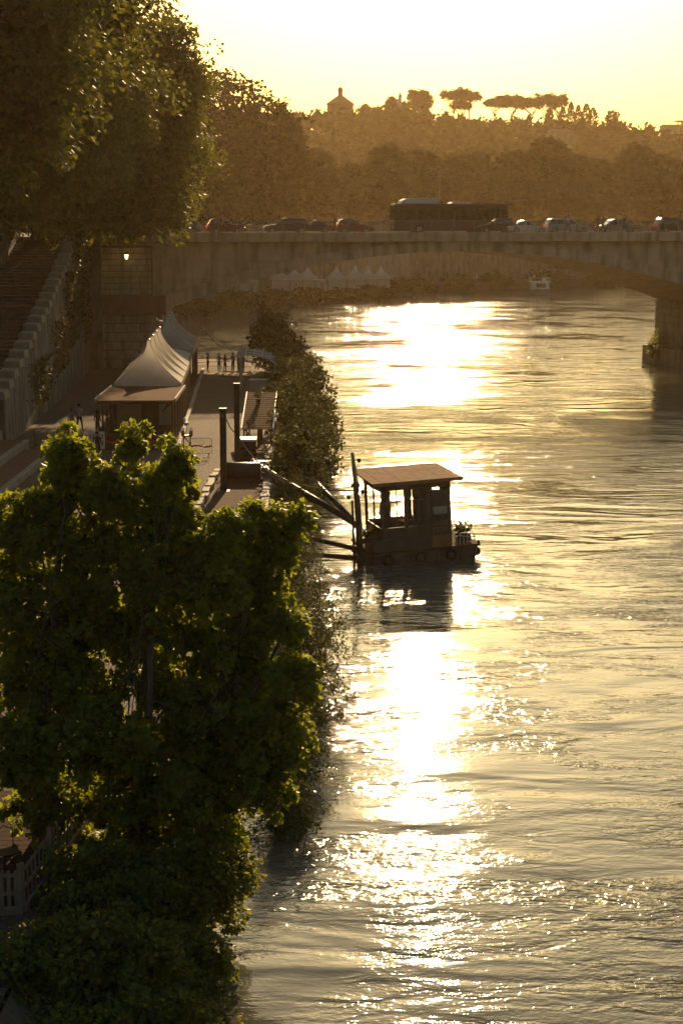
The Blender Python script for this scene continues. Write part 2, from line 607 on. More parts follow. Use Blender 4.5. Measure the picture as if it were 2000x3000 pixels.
def dome_clumps(cent, cdir, rad, per, flat=0.75):
    """leaf positions on domes round clump centres: leaves on the outer/upper side of each clump"""
    n = len(cent)
    q = rng.normal(0, 1, (n, per, 3))
    q = unit(q)
    lift = unit(cdir * 0.6 + np.array([0, 0, 0.75]))[:, None, :]
    dot = (q * lift).sum(-1, keepdims=True)
    q = np.where(dot < -0.25, q - 1.6 * dot * lift, q)
    q = unit(q)
    rr = rad[:, None, None] * (0.55 + 0.5 * rng.random((n, per, 1)) ** .6)
    p = cent[:, None, :] + q * rr * np.array([1, 1, flat])
    return p.reshape(-1, 3), q.reshape(-1, 3)


def shell_points(lobes, n, inner=0.72):
    """points near the outside of a union of ellipsoids (cx,cy,cz,rx,ry,rz)"""
    L = np.array(lobes, float)
    area = (L[:, 3] * L[:, 4] + L[:, 3] * L[:, 5] + L[:, 4] * L[:, 5])
    area = area + .3 * area.mean()
    pr_ = area / area.sum()
    out, dirs = [], []
    tries = 0
    while sum(map(len, out)) < n and tries < 60:
        tries += 1
        idx = rng.choice(len(L), n, p=pr_)
        q = unit(rng.normal(0, 1, (n, 3)))
        wob = 1 + 0.13 * np.sin(q[:, 0] * 5 + idx * 2.1) * np.sin(q[:, 1] * 4.3 + idx) + 0.10 * np.sin(q[:, 2] * 7 + idx * 1.3)
        r = (inner + (1 - inner) * rng.random(n)) * wob
        p = L[idx, :3] + q * L[idx, 3:] * r[:, None]
        ok = np.ones(n, bool)
        for j in range(len(L)):
            e = (((p - L[j, :3]) / L[j, 3:]) ** 2).sum(1)
            ok &= (e > inner * inner * .9) | (idx == j)
        out.append(p[ok])
        dirs.append(q[ok])
    return np.concatenate(out)[:n], np.concatenate(dirs)[:n]


def branch_path(a, b, bend=0.25, n=5):
    a, b = Vector(a), Vector(b)
    L = (b - a).length
    ctrl = a + (b - a) * .45 + Vector((random.uniform(-1, 1), random.uniform(-1, 1), random.uniform(.2, 1.0))) * L * bend
    pts = []
    for i in range(n + 1):
        t = i / n
        pts.append(a * (1 - t) ** 2 + ctrl * 2 * t * (1 - t) + b * t * t)
    return pts


def make_tree(name, label, cat, base, lobes, trunk_top, trunk_r, nclump, per, leaf, clump_r, mat, group=None, inner_n=0,
              shape=SHAPE4, faces=F4, limbs=16, droop=0.5, tilt=0.6, inner=.72, trunks=None, flat=.75, fill=None, limb_r=.38, sprig=0.0):
    """tree > trunk, crown : trunk and limbs as one tapered mesh, crown of leaf clumps over the lobes"""
    base = tuple(map(float, base))
    root = empty(name, base, 0, label, cat, group)
    mb = MB()
    tt = Vector(trunk_top)
    b0 = Vector(base)
    path = branch_path(b0 - Vector((0, 0, .3)), tt, .06, 6)
    mb.tube(path, [trunk_r * (1.25 if i == 0 else 1 - .09 * i) for i in range(7)], 9)
    for tp in (trunks or []):
        pth = branch_path(b0 + Vector((random.uniform(-.2, .2), random.uniform(-.2, .2), -.2)), Vector(tp), .08, 6)
        mb.tube(pth, [trunk_r * .7 * (1 - .1 * i) for i in range(7)], 7)
    cp, cd = shell_points(lobes, nclump, inner)
    L = np.array(lobes)
    ends = cp[rng.choice(len(cp), min(limbs, len(cp)), replace=False)]
    for e in ends:
        k = random.randint(3, 6)
        s = path[k]
        p2 = branch_path(s, Vector(e), .16, 5)
        r0 = trunk_r * limb_r
        mb.tube(p2, [r0 * (1 - .17 * i) for i in range(6)], 6)
        for _ in range(3):
            e2 = cp[rng.integers(len(cp))]
            if (Vector(e2) - p2[3]).length < 0.6 * (Vector(e) - s).length + 1:
                p3 = branch_path(p2[3], Vector(e2), .15, 4)
                mb.tube(p3, [r0 * .45 * (1 - .19 * i) for i in range(5)], 5)
    mb.build('trunk', 'bark', root, True, off=base)
    rad = clump_r * (0.65 + 0.7 * rng.random(len(cp)))
    if sprig:                                   # some shoots grow out past the others
        out = rng.random(len(cp)) < sprig
        cp = cp + (cd * .9 + np.array([0, 0, .2])) * (out * rng.uniform(.25, .85, len(cp)) * clump_r * 1.5)[:, None]
        rad = np.where(out, rad * .6, rad)
    p, q = dome_clumps(cp, cd, rad, per, flat)
    sz = leaf * (0.5 + 1.0 * rng.random(len(p)))
    V, F = leaf_mesh(p, q, sz, shape, faces, tilt, droop)
    if inner_n:
        ip, idr = shell_points([tuple(l[:3]) + tuple(x * .80 for x in l[3:]) for l in lobes], inner_n, .3)
        V2, F2 = leaf_mesh(ip, idr, leaf * (fill or 2.2) * (0.7 + .6 * rng.random(len(ip))), SHAPE4, F4, 1.0, .2)
        if faces.shape[1] == F4.shape[1]:
            F = np.concatenate([F, F2 + len(V)])
            V = np.concatenate([V, V2])
    npmesh('crown', V, F, mat, root, off=base)
    return root


def lerp_poly(pts, y):
    ys = [p[1] for p in pts]
    xs = [p[0] for p in pts]
    return float(np.interp(y, ys, xs))


# ------------------------------------------------------------------ setting: water, ground, embankments
Q = 1.9             # level of the lower quay
ST = 14.3           # level of the street
wb = MB()
wb.add([(-500, -60, 0), (900, -60, 0), (900, 900, 0), (-500, 900, 0)], [(0, 1, 2, 3)])
tag(wb.build('river_water', 'river_water'), 'calm green-brown river glittering in the low sun', None, None, 'structure')

COPE = [(-6.2, 0), (-6.0, 30), (-5.2, 45), (-4.2, 60), (-3.5, 82), (-4.3, 108), (-5.0, 140), (-6.3, 160), (-9.0, 172), (-19, 178)]
WATERL = [(-3.6, 0), (-3.4, 30), (-3.3, 39), (-2.5, 44), (-2.0, 57), (-1.5, 72), (-1.4, 95), (-1.4, 126), (-2.6, 150), (-5.0, 168), (-14, 176)]


def cope(y):
    return lerp_poly(COPE, y)


def waterl(y):
    return lerp_poly(WATERL, y)


ys = [-20, 0, 15, 30, 45, 60, 72, 82, 95, 108, 125, 140, 152, 160, 168, 174]
qb = MB()
for a, b_ in zip(ys[:-1], ys[1:]):
    qb.add([(-60, a, Q), (cope(a), a, Q), (cope(b_), b_, Q), (-60, b_, Q)], [(0, 1, 2, 3)])
tag(qb.build('quay_ground', 'cobbles'), 'cobbled lower quay along the river', None, None, 'structure')
# paved walk beside the stair wall, a thin sheet over the cobbles
pw = MB()
pw.add([(-21.2, 88, Q + .012), (-15.6, 91, Q + .012), (-16.2, 114, Q + .012), (-18.4, 160, Q + .012), (-24.2, 160, Q + .012), (-21.2, 104, Q + .012)], [(0, 1, 2, 3, 4, 5)])
pw.add([(-15.6, 91, Q + .012), (-9.8, 94, Q + .012), (-9.9, 103, Q + .012), (-16.0, 103.5, Q + .012)], [(0, 1, 2, 3)])
tag(pw.build('walk_paving', 'path_paving'), 'smooth grey footpath beside the stair wall', None, None, 'structure')

# earth bank from the quay down to the water
bk = MB()
ny, nx = 70, 7
gv, gf = [], []
for i in range(ny + 1):
    y = -15 + i * (190 / ny)
    x0, x1 = cope(y) + .05, waterl(y) + .6
    for j in range(nx + 1):
        t = j / nx
        z = (Q - .05) * (1 - t) ** 1.3 - .5 * t
        z += 0.12 * math.sin(y * 1.7 + j) * (0 < j < nx)
        gv.append((x0 + (x1 - x0) * t + .25 * math.sin(y * .9 + j * 2) * (j > 0), y, z))
for i in range(ny):
    for j in range(nx):
        a = i * (nx + 1) + j
        gf.append((a, a + 1, a + nx + 2, a + nx + 1))
bk.add(gv, gf)
tag(bk.build('river_bank', 'earth', None, True), 'earth bank between quay and river', None, None, 'structure')

# far left bank, bending to the right behind the bridge
FB = [(-19.5, 176), (-24, 200), (-29, 255), (-28, 292), (-17, 328), (2, 345), (18, 392), (60, 432), (120, 465), (320, 520)]
FW = [(-24.5, 186), (-33, 200), (-42, 255), (-40, 305), (-27, 345), (-4, 366), (16, 414), (58, 455), (118, 490), (320, 545)]
fq = MB()
for i in range(len(FB) - 1):
    a, b_, c_, d_ = FB[i], FB[i + 1], FW[i + 1], FW[i]
    fq.add([(*a, Q), (*b_, Q), (*c_, Q), (*d_, Q)], [(0, 1, 2, 3)])
    fq.add([(*a, -.6), (*b_, -.6), (*b_, Q), (*a, Q)], [(0, 1, 2, 3)])
tag(fq.build('far_quay_ground', 'earth'), 'earthen quay of the far bank beyond the bridge', None, None, 'structure')
# street level ground behind the walls (left street, far boulevard) and the hill
sg = MB()
sg.add([(-200, -20, ST), (-29.6, -20, ST), (-29.6, 158, ST), (-200, 158, ST)], [(0, 1, 2, 3)])
sg.add([(-200, 158, ST), (-17.6, 158, ST), (-17.6, 186, ST), (-200, 186, ST)], [(0, 1, 2, 3)])
for i in range(len(FW) - 1):
    a, b_ = FW[i], FW[i + 1]
    sg.add([(*a, ST), (*b_, ST), (b_[0] + 10, 640, ST), (a[0] - (160 if i == 0 else 0), 640, ST)] if i else
           [(-200, 186, ST), (*a, ST), (*b_, ST), (-200, 640, ST)], [(0, 1, 2, 3)])
    if i:
        pass
tag(sg.build('street_ground', 'asphalt'), 'street level behind the embankment walls', None, None, 'structure')

# hill
hx = np.linspace(-420, 620, 60)
hy = np.linspace(505, 1400, 46)


def hill_z(x, y):
    ridge = 58.5 + 4 * np.exp(-((x + 5) / 60.0) ** 2) - 10 / (1 + np.exp(-(x - 135) / 14.0)) + 1.5 * np.sin(x * .06)
    t = np.clip((y - 520) / 360.0, 0, 1)
    s = t * t * (3 - 2 * t)
    back = np.clip((y - 960) / 400, 0, 1) * 12
    return 14.2 + (ridge - 14.2) * s ** .85 - back


HX, HY = np.meshgrid(hx, hy)
HZ = hill_z(HX, HY)
hv = np.stack([HX, HY, HZ], -1).reshape(-1, 3)
nxh = len(hx)
ii, jj = np.meshgrid(np.arange(len(hy) - 1), np.arange(nxh - 1), indexing='ij')
a0 = (ii * nxh + jj).ravel()
hf = np.stack([a0, a0 + 1, a0 + nxh + 1, a0 + nxh], -1)
tag(npmesh('hill', hv, hf, 'hill_ground', smooth=True), 'wooded hill on the far side', None, None, 'structure')

# forest covering the hill: one mass nobody could count
nc = 2600
fx = rng.uniform(-260, 330, nc)
fy = rng.uniform(515, 930, nc)
fz = hill_z(fx, fy)
keep = ~((np.abs(fx) < 11) & (fy > 845))
keep &= ~((fx > 28) & (fx < 130) & (fy > 858) & (rng.random(nc) < .75))
fx, fy, fz = fx[keep], fy[keep], fz[keep]
rad = rng.uniform(3.2, 6.2, len(fx))
hgt = rng.uniform(.75, 1.25, len(fx))
per = 34
q = unit(rng.normal(0, 1, (len(fx), per, 3)))
q[..., 2] = np.abs(q[..., 2]) * .9 - .12
cen = np.stack([fx, fy, fz + rad * hgt * .75], -1)
pp = cen[:, None, :] + q * (rad[:, None, None] * (.7 + .4 * rng.random((len(fx), per, 1)))) * np.stack([np.ones_like(hgt), np.ones_like(hgt), hgt], -1)[:, None, :]
V, F = leaf_mesh(pp.reshape(-1, 3), q.reshape(-1, 3), (rng.uniform(1.1, 2.6, len(fx) * per)), SHAPE4, F4, .7, .2)
# a closed heart inside every crown, so that the wood is not see-through
OCT = np.array([(1, 0, 0), (0, 1, 0), (-1, 0, 0), (0, -1, 0), (0, 0, 1), (0, 0, -1)], float) * .82
OF = np.array([(0, 1, 4), (1, 2, 4), (2, 3, 4), (3, 0, 4), (1, 0, 5), (2, 1, 5), (3, 2, 5), (0, 3, 5)])
OV = (cen[:, None, :] + OCT[None] * (rad[:, None] * np.stack([np.ones_like(hgt), np.ones_like(hgt), hgt], -1))[:, None, :]).reshape(-1, 3)
OFs = (np.arange(len(cen))[:, None, None] * 6 + OF[None]).reshape(-1, 3)
F = np.concatenate([F, OFs + len(V)])
V = np.concatenate([V, OV])
tag(npmesh('hillside_forest', V, F, 'leaf_far'), 'dense hazy wood covering the far hillside', 'forest', None, 'stuff')

# ------------------------------------------------------------------ far embankment wall (its own thing)
ew = empty('embankment_wall', (-4, 366, 0), 0, 'pale stone embankment wall of the far bank, seen under the bridge arch', 'wall', world=True)
ew['kind'] = 'thing'
for i in range(len(FW) - 1):
    a, b_ = Vector((*FW[i], 0)), Vector((*FW[i + 1], 0))
    L = (b_ - a).length
    n = max(1, int(L / 9))
    t = (b_ - a).normalized()
    nrm = Vector((t.y, -t.x, 0))
    for k in range(n):
        p0, p1 = a + (b_ - a) * (k / n), a + (b_ - a) * ((k + 1) / n) - t * .05
        o0, o1 = p0 + nrm * .9, p1 + nrm * .9
        mb = MB()
        mb.hexa([(o0.x, o0.y, -.5), (o1.x, o1.y, -.5), (p1.x, p1.y, -.5), (p0.x, p0.y, -.5),
                 (p0.x + nrm.x * .1, p0.y + nrm.y * .1, ST + .9), (p1.x + nrm.x * .1, p1.y + nrm.y * .1, ST + .9), (p1.x - nrm.x * .4, p1.y - nrm.y * .4, ST + .9), (p0.x - nrm.x * .4, p0.y - nrm.y * .4, ST + .9)])
        mb.build('wall_panel', 'travertine' if -5 < (p0.x + p1.x) / 2 < 17 else 'rough_wall', ew)
# diagonal stair ramp on that wall
mb = MB()
for k in range(14):
    t = k / 14
    x, y = -1 + 14 * t, 369 + 40 * t
    mb.box((x + 1.0, y - .8, Q + (12 * (1 - t)) / 2), (1.6, 3.2, 12 * (1 - t) + .3), rz=-.33)
mb.build('ramp', 'travertine', ew)

# ------------------------------------------------------------------ the bridge
BO = Vector((-17.5, 165.0, 0))
BU = Vector((.985, .172, 0)).normalized()
BV = Vector((-.27, .963, 0))
SPAN, BW = 59.5, 20.0


def BP(u, v, z):
    p = BO + BU * u + BV * v
    return (p.x, p.y, z)


bridge = empty('arch_bridge', BP(0, 0, 0), 0, 'wide concrete arch bridge carrying traffic across the river', 'bridge', world=True)


def soffit(u):
    t = (u / SPAN) * 2 - 1
    return 12.8 - 5.7 * t * t


def ring_top(u):
    t = abs((u / SPAN) * 2 - 1)
    return soffit(u) + .95 + .35 * t * t


# soffit vault with rough board marks, and ring on each face
def vault(u0, sign=1):
    n = 48
    mb = MB()
    for i in range(n):
        a, b_ = SPAN * i / n, SPAN * (i + 1) / n
        za, zb = soffit(a), soffit(b_)
        mb.hexa([BP(u0 + a, .25, za + .02), BP(u0 + b_, .25, zb + .02), BP(u0 + b_, BW - .25, zb + .02), BP(u0 + a, BW - .25, za + .02),
                 BP(u0 + a, .25, za + .5), BP(u0 + b_, .25, zb + .5), BP(u0 + b_, BW - .25, zb + .5), BP(u0 + a, BW - .25, za + .5)])
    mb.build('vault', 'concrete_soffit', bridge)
    for v0, v1 in ((0, .6), (BW - .6, BW)):
        nseg = 14 if v0 == 0 else 1
        for s_ in range(nseg):
            mb = MB()
            k0, k1 = int(n * s_ / nseg), int(n * (s_ + 1) / nseg)
            for i in range(k0, k1):
                a, b_ = SPAN * i / n, SPAN * (i + 1) / n - (.04 if i == k1 - 1 else 0)
                mb.hexa([BP(u0 + a, v0, soffit(a)), BP(u0 + b_, v0, soffit(b_)), BP(u0 + b_, v1, soffit(b_)), BP(u0 + a, v1, soffit(a)),
                         BP(u0 + a, v0, ring_top(a)), BP(u0 + b_, v0, ring_top(b_)), BP(u0 + b_, v1, ring_top(b_)), BP(u0 + a, v1, ring_top(a))])
            mb.build('arch_ring_segment', 'concrete', bridge)
    # spandrel walls, in courses that sit 0.14 m behind the ring
    for v0, v1 in ((.38, .62), (BW - .62, BW - .38)):
        zc = [7.0, 8.6, 10.2, 11.9, 13.72]
        for k in range(4):
            for side in (0, 1):
                us = [SPAN * i / 60 for i in range(61)]
                mb = MB()
                half = us[:31] if side == 0 else us[30:]
                for a, b_ in zip(half[:-1], half[1:]):
                    ta, tb = ring_top(a) - .1, ring_top(b_) - .1
                    la, lb = max(zc[k] + .03, ta), max(zc[k] + .03, tb)
                    if la >= zc[k + 1] and lb >= zc[k + 1]:
                        continue
                    la, lb = min(la, zc[k + 1] - .005), min(lb, zc[k + 1] - .005)
                    mb.hexa([BP(u0 + a, v0, la), BP(u0 + b_, v0, lb), BP(u0 + b_, v1, lb), BP(u0 + a, v1, la),
                             BP(u0 + a, v0, zc[k + 1]), BP(u0 + b_, v0, zc[k + 1]), BP(u0 + b_, v1, zc[k + 1]), BP(u0 + a, v1, zc[k + 1])])
                if mb.v:
                    mb.build('spandrel_course', 'concrete', bridge)


vault(0)
U2 = SPAN + 6.0
vault(U2)
U_L, U_R = -9.0, U2 + SPAN + 20
# deck slab and road
mb = MB()
mb.hexa([BP(U_L, .3, 13.72), BP(U_R, .3, 13.72), BP(U_R, BW - .3, 13.72), BP(U_L, BW - .3, 13.72), BP(U_L, .3, 14.46), BP(U_R, .3, 14.46), BP(U_R, BW - .3, 14.46), BP(U_L, BW - .3, 14.46)])
mb.build('deck', 'concrete', bridge)
mb = MB()
mb.add([BP(U_L, 2.9, 14.468), BP(U_R, 2.9, 14.468), BP(U_R, BW - 2.9, 14.468), BP(U_L, BW - 2.9, 14.468)], [(0, 1, 2, 3)])
mb.build('road', 'asphalt', bridge)
for va, vb in ((.3, 2.8), (BW - 2.8, BW - .3)):
    mb = MB()
    mb.hexa([BP(U_L, va, 14.46), BP(U_R, va, 14.46), BP(U_R, vb, 14.46), BP(U_L, vb, 14.46), BP(U_L, va, 14.6), BP(U_R, va, 14.6), BP(U_R, vb, 14.6), BP(U_L, vb, 14.6)])
    mb.build('pavement', 'path_paving', bridge)
# fascia panels with open joints on both faces
uu = U_L
k = 0
while uu < U_R:
    wd = 4.2
    for v0, v1 in ((-.55, .3), (BW - .3, BW + .55)):
        if v0 > 0 and k % 2:
            continue
        wd2 = wd if v0 < 0 else wd * 2
        a, b_ = uu + .015, uu + wd2 - .015
        mb = MB()
        mb.hexa([BP(a, v0, 13.78), BP(b_, v0, 13.78), BP(b_, v1, 13.70), BP(a, v1, 13.70), BP(a, v0, 14.65), BP(b_, v0, 14.65), BP(b_, v1, 14.65), BP(a, v1, 14.65)])
        mb.build('fascia_panel', 'concrete', bridge)
    uu += wd
    k += 1
# railings: posts singly, the thin bars joined
for v in (-.3, BW + .3):
    bars = MB()
    u = U_L
    while u < U_R:
        x, y, z = BP(u, v, 0)
        bars.box((x, y, 15.2), (.032, .035, .98), rz=.17)
        u += .17
    ra = math.atan2(BU.y, BU.x)
    x, y, _ = BP((U_L + U_R) / 2, v, 0)
    bars.box((x, y, 15.71), (U_R - U_L, .06, .05), rz=ra)
    bars.box((x, y, 14.78), (U_R - U_L, .04, .04), rz=ra)
    tag(bars.build('railing_bars', 'rail_paint', bridge), kind='stuff')
    u = U_L
    while u < U_R:
        if v < 1 or int(u) % 2 == 0:
            mb = MB()
            x, y, _ = BP(u, v, 0)
            mb.box((x, y, 15.2), (.09, .09, 1.12), rz=ra)
            mb.build('railing_post', 'rail_paint', bridge)
        u += 2.1
# river pier between the spans
pier = MB()
uc = SPAN + 3.0


def pier_ring(hw, v0, v1, z, nose):
    return [BP(uc - hw, v0, z), BP(uc, v0 - nose, z), BP(uc + hw, v0, z), BP(uc + hw, v1, z), BP(uc, v1 + nose, z), BP(uc - hw, v1, z)]


def ring_solid(mb, r0, r1):
    n = len(r0)
    mb.add(list(r0) + list(r1), [tuple(range(n - 1, -1, -1)), tuple(range(n, 2 * n))] + [(i, (i + 1) % n, (i + 1) % n + n, i + n) for i in range(n)])


pm = MB()
ring_solid(pm, pier_ring(3.15, 0, BW, 1.9, 2.2), pier_ring(3.0, 0, BW, 7.2, 2.2))
pobj = pm.build('pier', 'travertine', bridge)
# courses of the pier that stand proud, near the camera's side
for k in range(6):
    mb = MB()
    z0 = 2.0 + k * .86
    ring_solid(mb, pier_ring(3.22, -.04, BW + .04, z0, 2.25), pier_ring(3.22, -.04, BW + .04, z0 + .80, 2.25))
    mb.build('pier_course', 'travertine', bridge)
mb = MB()
ring_solid(mb, pier_ring(4.4, -.6, BW + .6, -1.5, 3.2), pier_ring(4.3, -.6, BW + .6, 1.9, 3.2))
mb.build('pier_plinth', 'travertine', bridge)
mb = MB()
mb.hexa([BP(SPAN, .1, 7.0), BP(U2, .1, 7.0), BP(U2, BW - .1, 7.0), BP(SPAN, BW - .1, 7.0), BP(SPAN, .1, 13.72), BP(U2, .1, 13.72), BP(U2, BW - .1, 13.72), BP(SPAN, BW - .1, 13.72)])
mb.build('pier_wall', 'concrete', bridge)
# abutment on the quay: core, ledge and separate ashlar stones
ab = MB()
A0, A1 = -7.6, .0


def slab(u0, u1, v0, v1, z0, z1, mat, name, parent=bridge):
    mb_ = MB()
    mb_.hexa([BP(u0, v0, z0), BP(u1, v0, z0), BP(u1, v1, z0), BP(u0, v1, z0), BP(u0, v0, z1), BP(u1, v0, z1), BP(u1, v1, z1), BP(u0, v1, z1)])
    o_ = mb_.build(name, mat, parent)
    return o_


core = slab(A0, A1, -.9, BW, 0.0, 13.70, 'joint', 'abutment')
core['_w'] = tuple(bridge['_w'])
slab(A0 - .05, .35, -1.75, -.9, 6.95, 8.75, 'red_stone', 'ledge', core)
slab(A0, A0 + 1.6, -1.05, -.9, 8.75, 13.4, 'travertine', 'pilaster', core)
slab(-.75, .15, -1.25, -.9, 8.75, 13.69, 'travertine', 'pilaster', core)
slab(A0 - .1, .4, -1.35, -.86, 13.45, 13.695, 'travertine', 'cornice', core)
zz = 8.8
for r_ in range(8):
    h_ = .56
    u = A0 + 1.65 - (.5 if r_ % 2 else 0)
    while u < -.8:
        wd = random.uniform(.95, 1.55)
        a, b_ = max(u, A0 + 1.65), min(u + wd, -.8)
        if b_ - a > .15:
            d_ = random.uniform(1.0, 1.06)
            slab(a + .025, b_ - .025, -d_, -.89, zz + .03, zz + h_ - .03, 'travertine', 'stone', core)
        u += wd
    zz += h_
zz = 1.9
for r_ in range(6):
    h_ = .84
    u = A0 - (.7 if r_ % 2 else 0)
    while u < .2:
        wd = random.uniform(1.25, 1.9)
        a, b_ = max(u, A0), min(u + wd, .2)
        if b_ - a > .2:
            d_ = random.uniform(1.22, 1.34)
            slab(a + .035, b_ - .035, -d_, -.89, zz + .04, zz + h_ - .04, 'travertine', 'stone', core)
        u += wd
    zz += h_
# right end block of the second span
slab(U2 + SPAN, U2 + SPAN + 20, .1, BW - .1, -.5, 13.71, 'travertine', 'end_wall')

# ------------------------------------------------------------------ staircase up to the street
def WX(y):              # outer face line of the stair wall
    return float(np.interp(y, [84, 106, 130, 166], [-19.7, -20.8, -21.9, -24.1]))


stair = empty('stone_staircase', (-24, 96, Q), 0, 'long broad stone staircase climbing from the quay to the street', 'staircase', world=True)
NS = 56
y0s, y1s = 95.5, 160.0
for k in range(NS):
    ya = y0s + (y1s - y0s) * k / NS
    yb = ya + (y1s - y0s) / NS
    z1 = Q + (ST - Q) * (k + 1) / NS
    mb = MB()
    xr0, xr1 = WX(ya) - .95, WX(yb) - .95
    xl0, xl1 = xr0 - 5.0, xr1 - 5.0
    jit = random.uniform(-.012, .012)
    mb.hexa([(xl0, ya, z1 - .32), (xr0, ya, z1 - .32), (xr1, yb + .25, z1 - .32), (xl1, yb + .25, z1 - .32), (xl0, ya - .04, z1 + jit), (xr0, ya - .04, z1 + jit), (xr1, yb + .25, z1 + .004), (xl1, yb + .25, z1 + .004)])
    mb.build('step', 'step_stone', stair)
# solid below the steps
mb = MB()
mb.hexa([(-26.7, 96, Q - .3), (-21.4, 96, Q - .3), (-24.6, 160, Q - .3), (-30, 160, Q - .3), (-26.7, 96, Q), (-21.4, 96, Q), (-24.6, 160, ST - .4), (-30, 160, ST - .4)])
mb.build('stair_base', 'step_stone', stair)

# stair wall with its stepped coping blocks
swall = empty('stair_wall', (-21, 104, Q), 0, 'rough mossy wall beside the staircase with stepped coping blocks', 'wall', world=True)
swall['kind'] = 'thing'


def stair_z(y):
    return Q + (ST - Q) * min(max((y - y0s) / (y1s - y0s), 0), 1)


nb = 24
yb0, yb1 = 104.5, 161.0
for k in range(nb):
    ya = yb0 + (yb1 - yb0) * k / nb
    yb = yb0 + (yb1 - yb0) * (k + 1) / nb
    zt = stair_z(yb) + .72
    xa, xb = WX(ya), WX(yb)
    mb = MB()
    mb.hexa([(xa - .9, ya, Q - .2), (xa + .12, ya, Q - .2), (xb + .12, yb, Q - .2), (xb - .9, yb, Q - .2), (xa - .9, ya, zt), (xa, ya, zt), (xb, yb, zt), (xb - .9, yb, zt)])
    mb.build('wall_section', 'rough_wall', swall)
    mb = MB()
    t_ = random.uniform(-.04, .04)
    mb.hexa([(xa - 1.02, ya - .05, zt + .002), (xa + .1, ya - .05, zt + .002), (xb + .1, yb - .35, zt + .002), (xb - 1.02, yb - .35, zt + .002),
             (xa - .98, ya, zt + .52 + t_), (xa + .05, ya, zt + .48 + t_), (xb + .05, yb - .40, zt + .52), (xb - .98, yb - .40, zt + .55)])
    mb.build('coping_block', 'coping', swall, bevel=.05)
# upper embankment wall on the far side of the steps
uw = empty('street_wall', (-28, 110, Q), 0, 'tall dark retaining wall on the street side of the staircase', 'wall', world=True)
uw['kind'] = 'thing'
for k in range(10):
    ya, yb = 70 + 9 * k, 70 + 9 * (k + 1) - .04
    xa, xb = WX(max(ya, 84)) - 5.95, WX(max(yb, 84)) - 5.95
    mb = MB()
    mb.hexa([(xa - 1.2, ya, Q - .2), (xa + .25, ya, Q - .2), (xb + .25, yb, Q - .2), (xb - 1.2, yb, Q - .2), (xa - 1.2, ya, ST + 1), (xa, ya, ST + 1), (xb, yb, ST + 1), (xb - 1.2, yb, ST + 1)])
    mb.build('wall_section', 'rough_wall', uw)

# wall that joins the stair head and the abutment
jw = MB()
jw.hexa([(-31, 161.2, Q - .1), (-22.6, 162.0, Q - .1), (-22.6, 164.5, Q - .1), (-31, 164.5, Q - .1), (-31, 161.2, ST - .05), (-22.6, 162.0, ST - .05), (-22.6, 164.5, ST - .05), (-31, 164.5, ST - .05)])
o = jw.build('return_wall', 'rough_wall')
tag(o, 'dark return wall between stair head and bridge abutment', 'wall', kind='thing')

# terraced cobbled steps in the lower corner of the quay
terr = empty('terrace_steps', (-19, 85, Q), 0, 'broad cobbled terrace steps with pale stone edges below the stair', 'steps', world=True)
for k in range(5):
    x1 = -17.0 - 1.85 * k
    yend = 100.8 + 1.5 * k
    z1 = Q + .36 * (k + 1)
    mb = MB()
    mb.hexa([(-40, 60, Q - .1), (x1 - .32, 60, Q - .1), (x1 - .32, yend, Q - .1), (-40, yend + 1, Q - .1), (-40, 60, z1 - .02), (x1 - .32, 60, z1 - .02), (x1 - .32, yend, z1 - .02), (-40, yend + 1, z1 - .02)])
    mb.build('terrace', 'terrace_cobbles', terr)
    yy = 60.0
    while yy < yend - .3:
        L = min(random.uniform(1.5, 2.1), yend - yy)
        mb = MB()
        j = random.uniform(-.02, .02)
        mb.box((x1 - .16 + j, yy + L / 2, (Q + z1 + j) / 2), (.32, L - .03, z1 - Q + .04))
        mb.build('edge_stone', 'coping', terr, bevel=.03)
        yy += L

# coping stones along the quay's river edge
cop = empty('quay_coping', (-4, 100, Q), 0, 'irregular pale coping stones along the river edge of the quay', 'kerb', world=True)
cop['kind'] = 'thing'
yy = 58.0
while yy < 166:
    L = random.uniform(.9, 1.6)
    if random.random() > .07:
        x = cope(yy + L / 2)
        ang = math.atan2(cope(yy + L) - cope(yy), L)
        mb = MB()
        mb.box((x - .22 + random.uniform(-.06, .06), yy + L / 2, Q + .05 + random.uniform(-.03, .06)), (random.uniform(.38, .5), L - .05, .38), rz=-ang + random.uniform(-.04, .04), rx=random.uniform(-.02, .02))
        mb.build('edge_stone', 'coping', cop, bevel=.04)
    yy += L
# low wall round the planted bed beside the posts
bed = empty('planting_bed_wall', (-6.8, 85, Q), 0, 'low broken stone edging of the planted bed beside the steel posts', 'kerb', world=True)
bed['kind'] = 'thing'
yy = 70.0
while yy < 92.6:
    L = random.uniform(.7, 1.3)
    mb = MB()
    mb.box((-6.85 + random.uniform(-.07, .07), yy + L / 2, Q + .16 + random.uniform(-.08, .05)), (.36, L - .06, .42), rz=random.uniform(-.06, .06))
    mb.build('edge_stone', 'coping', bed, bevel=.04)
    yy += L
# curved kerb of the round island
kb = MB()
for k in range(16):
    a = R(-100 + 190 * k / 16)
    kb = MB()
    r_ = 1.7
    kb.box((-14.0 + r_ * math.cos(a) * 1.2, 90.5 + r_ * math.sin(a) * 2.6, Q + .08), (.28, .72, .2), rz=math.atan2(2.6 * math.cos(a), -1.2 * math.sin(a)) - math.pi / 2)
    if k == 0:
        isl = empty('island_kerb', (-14, 90.5, Q), 0, 'curved pale kerb of a small island on the quay, behind the treetops', 'kerb', world=True)
        isl['kind'] = 'thing'
    kb.build('kerb_stone', 'coping', isl)

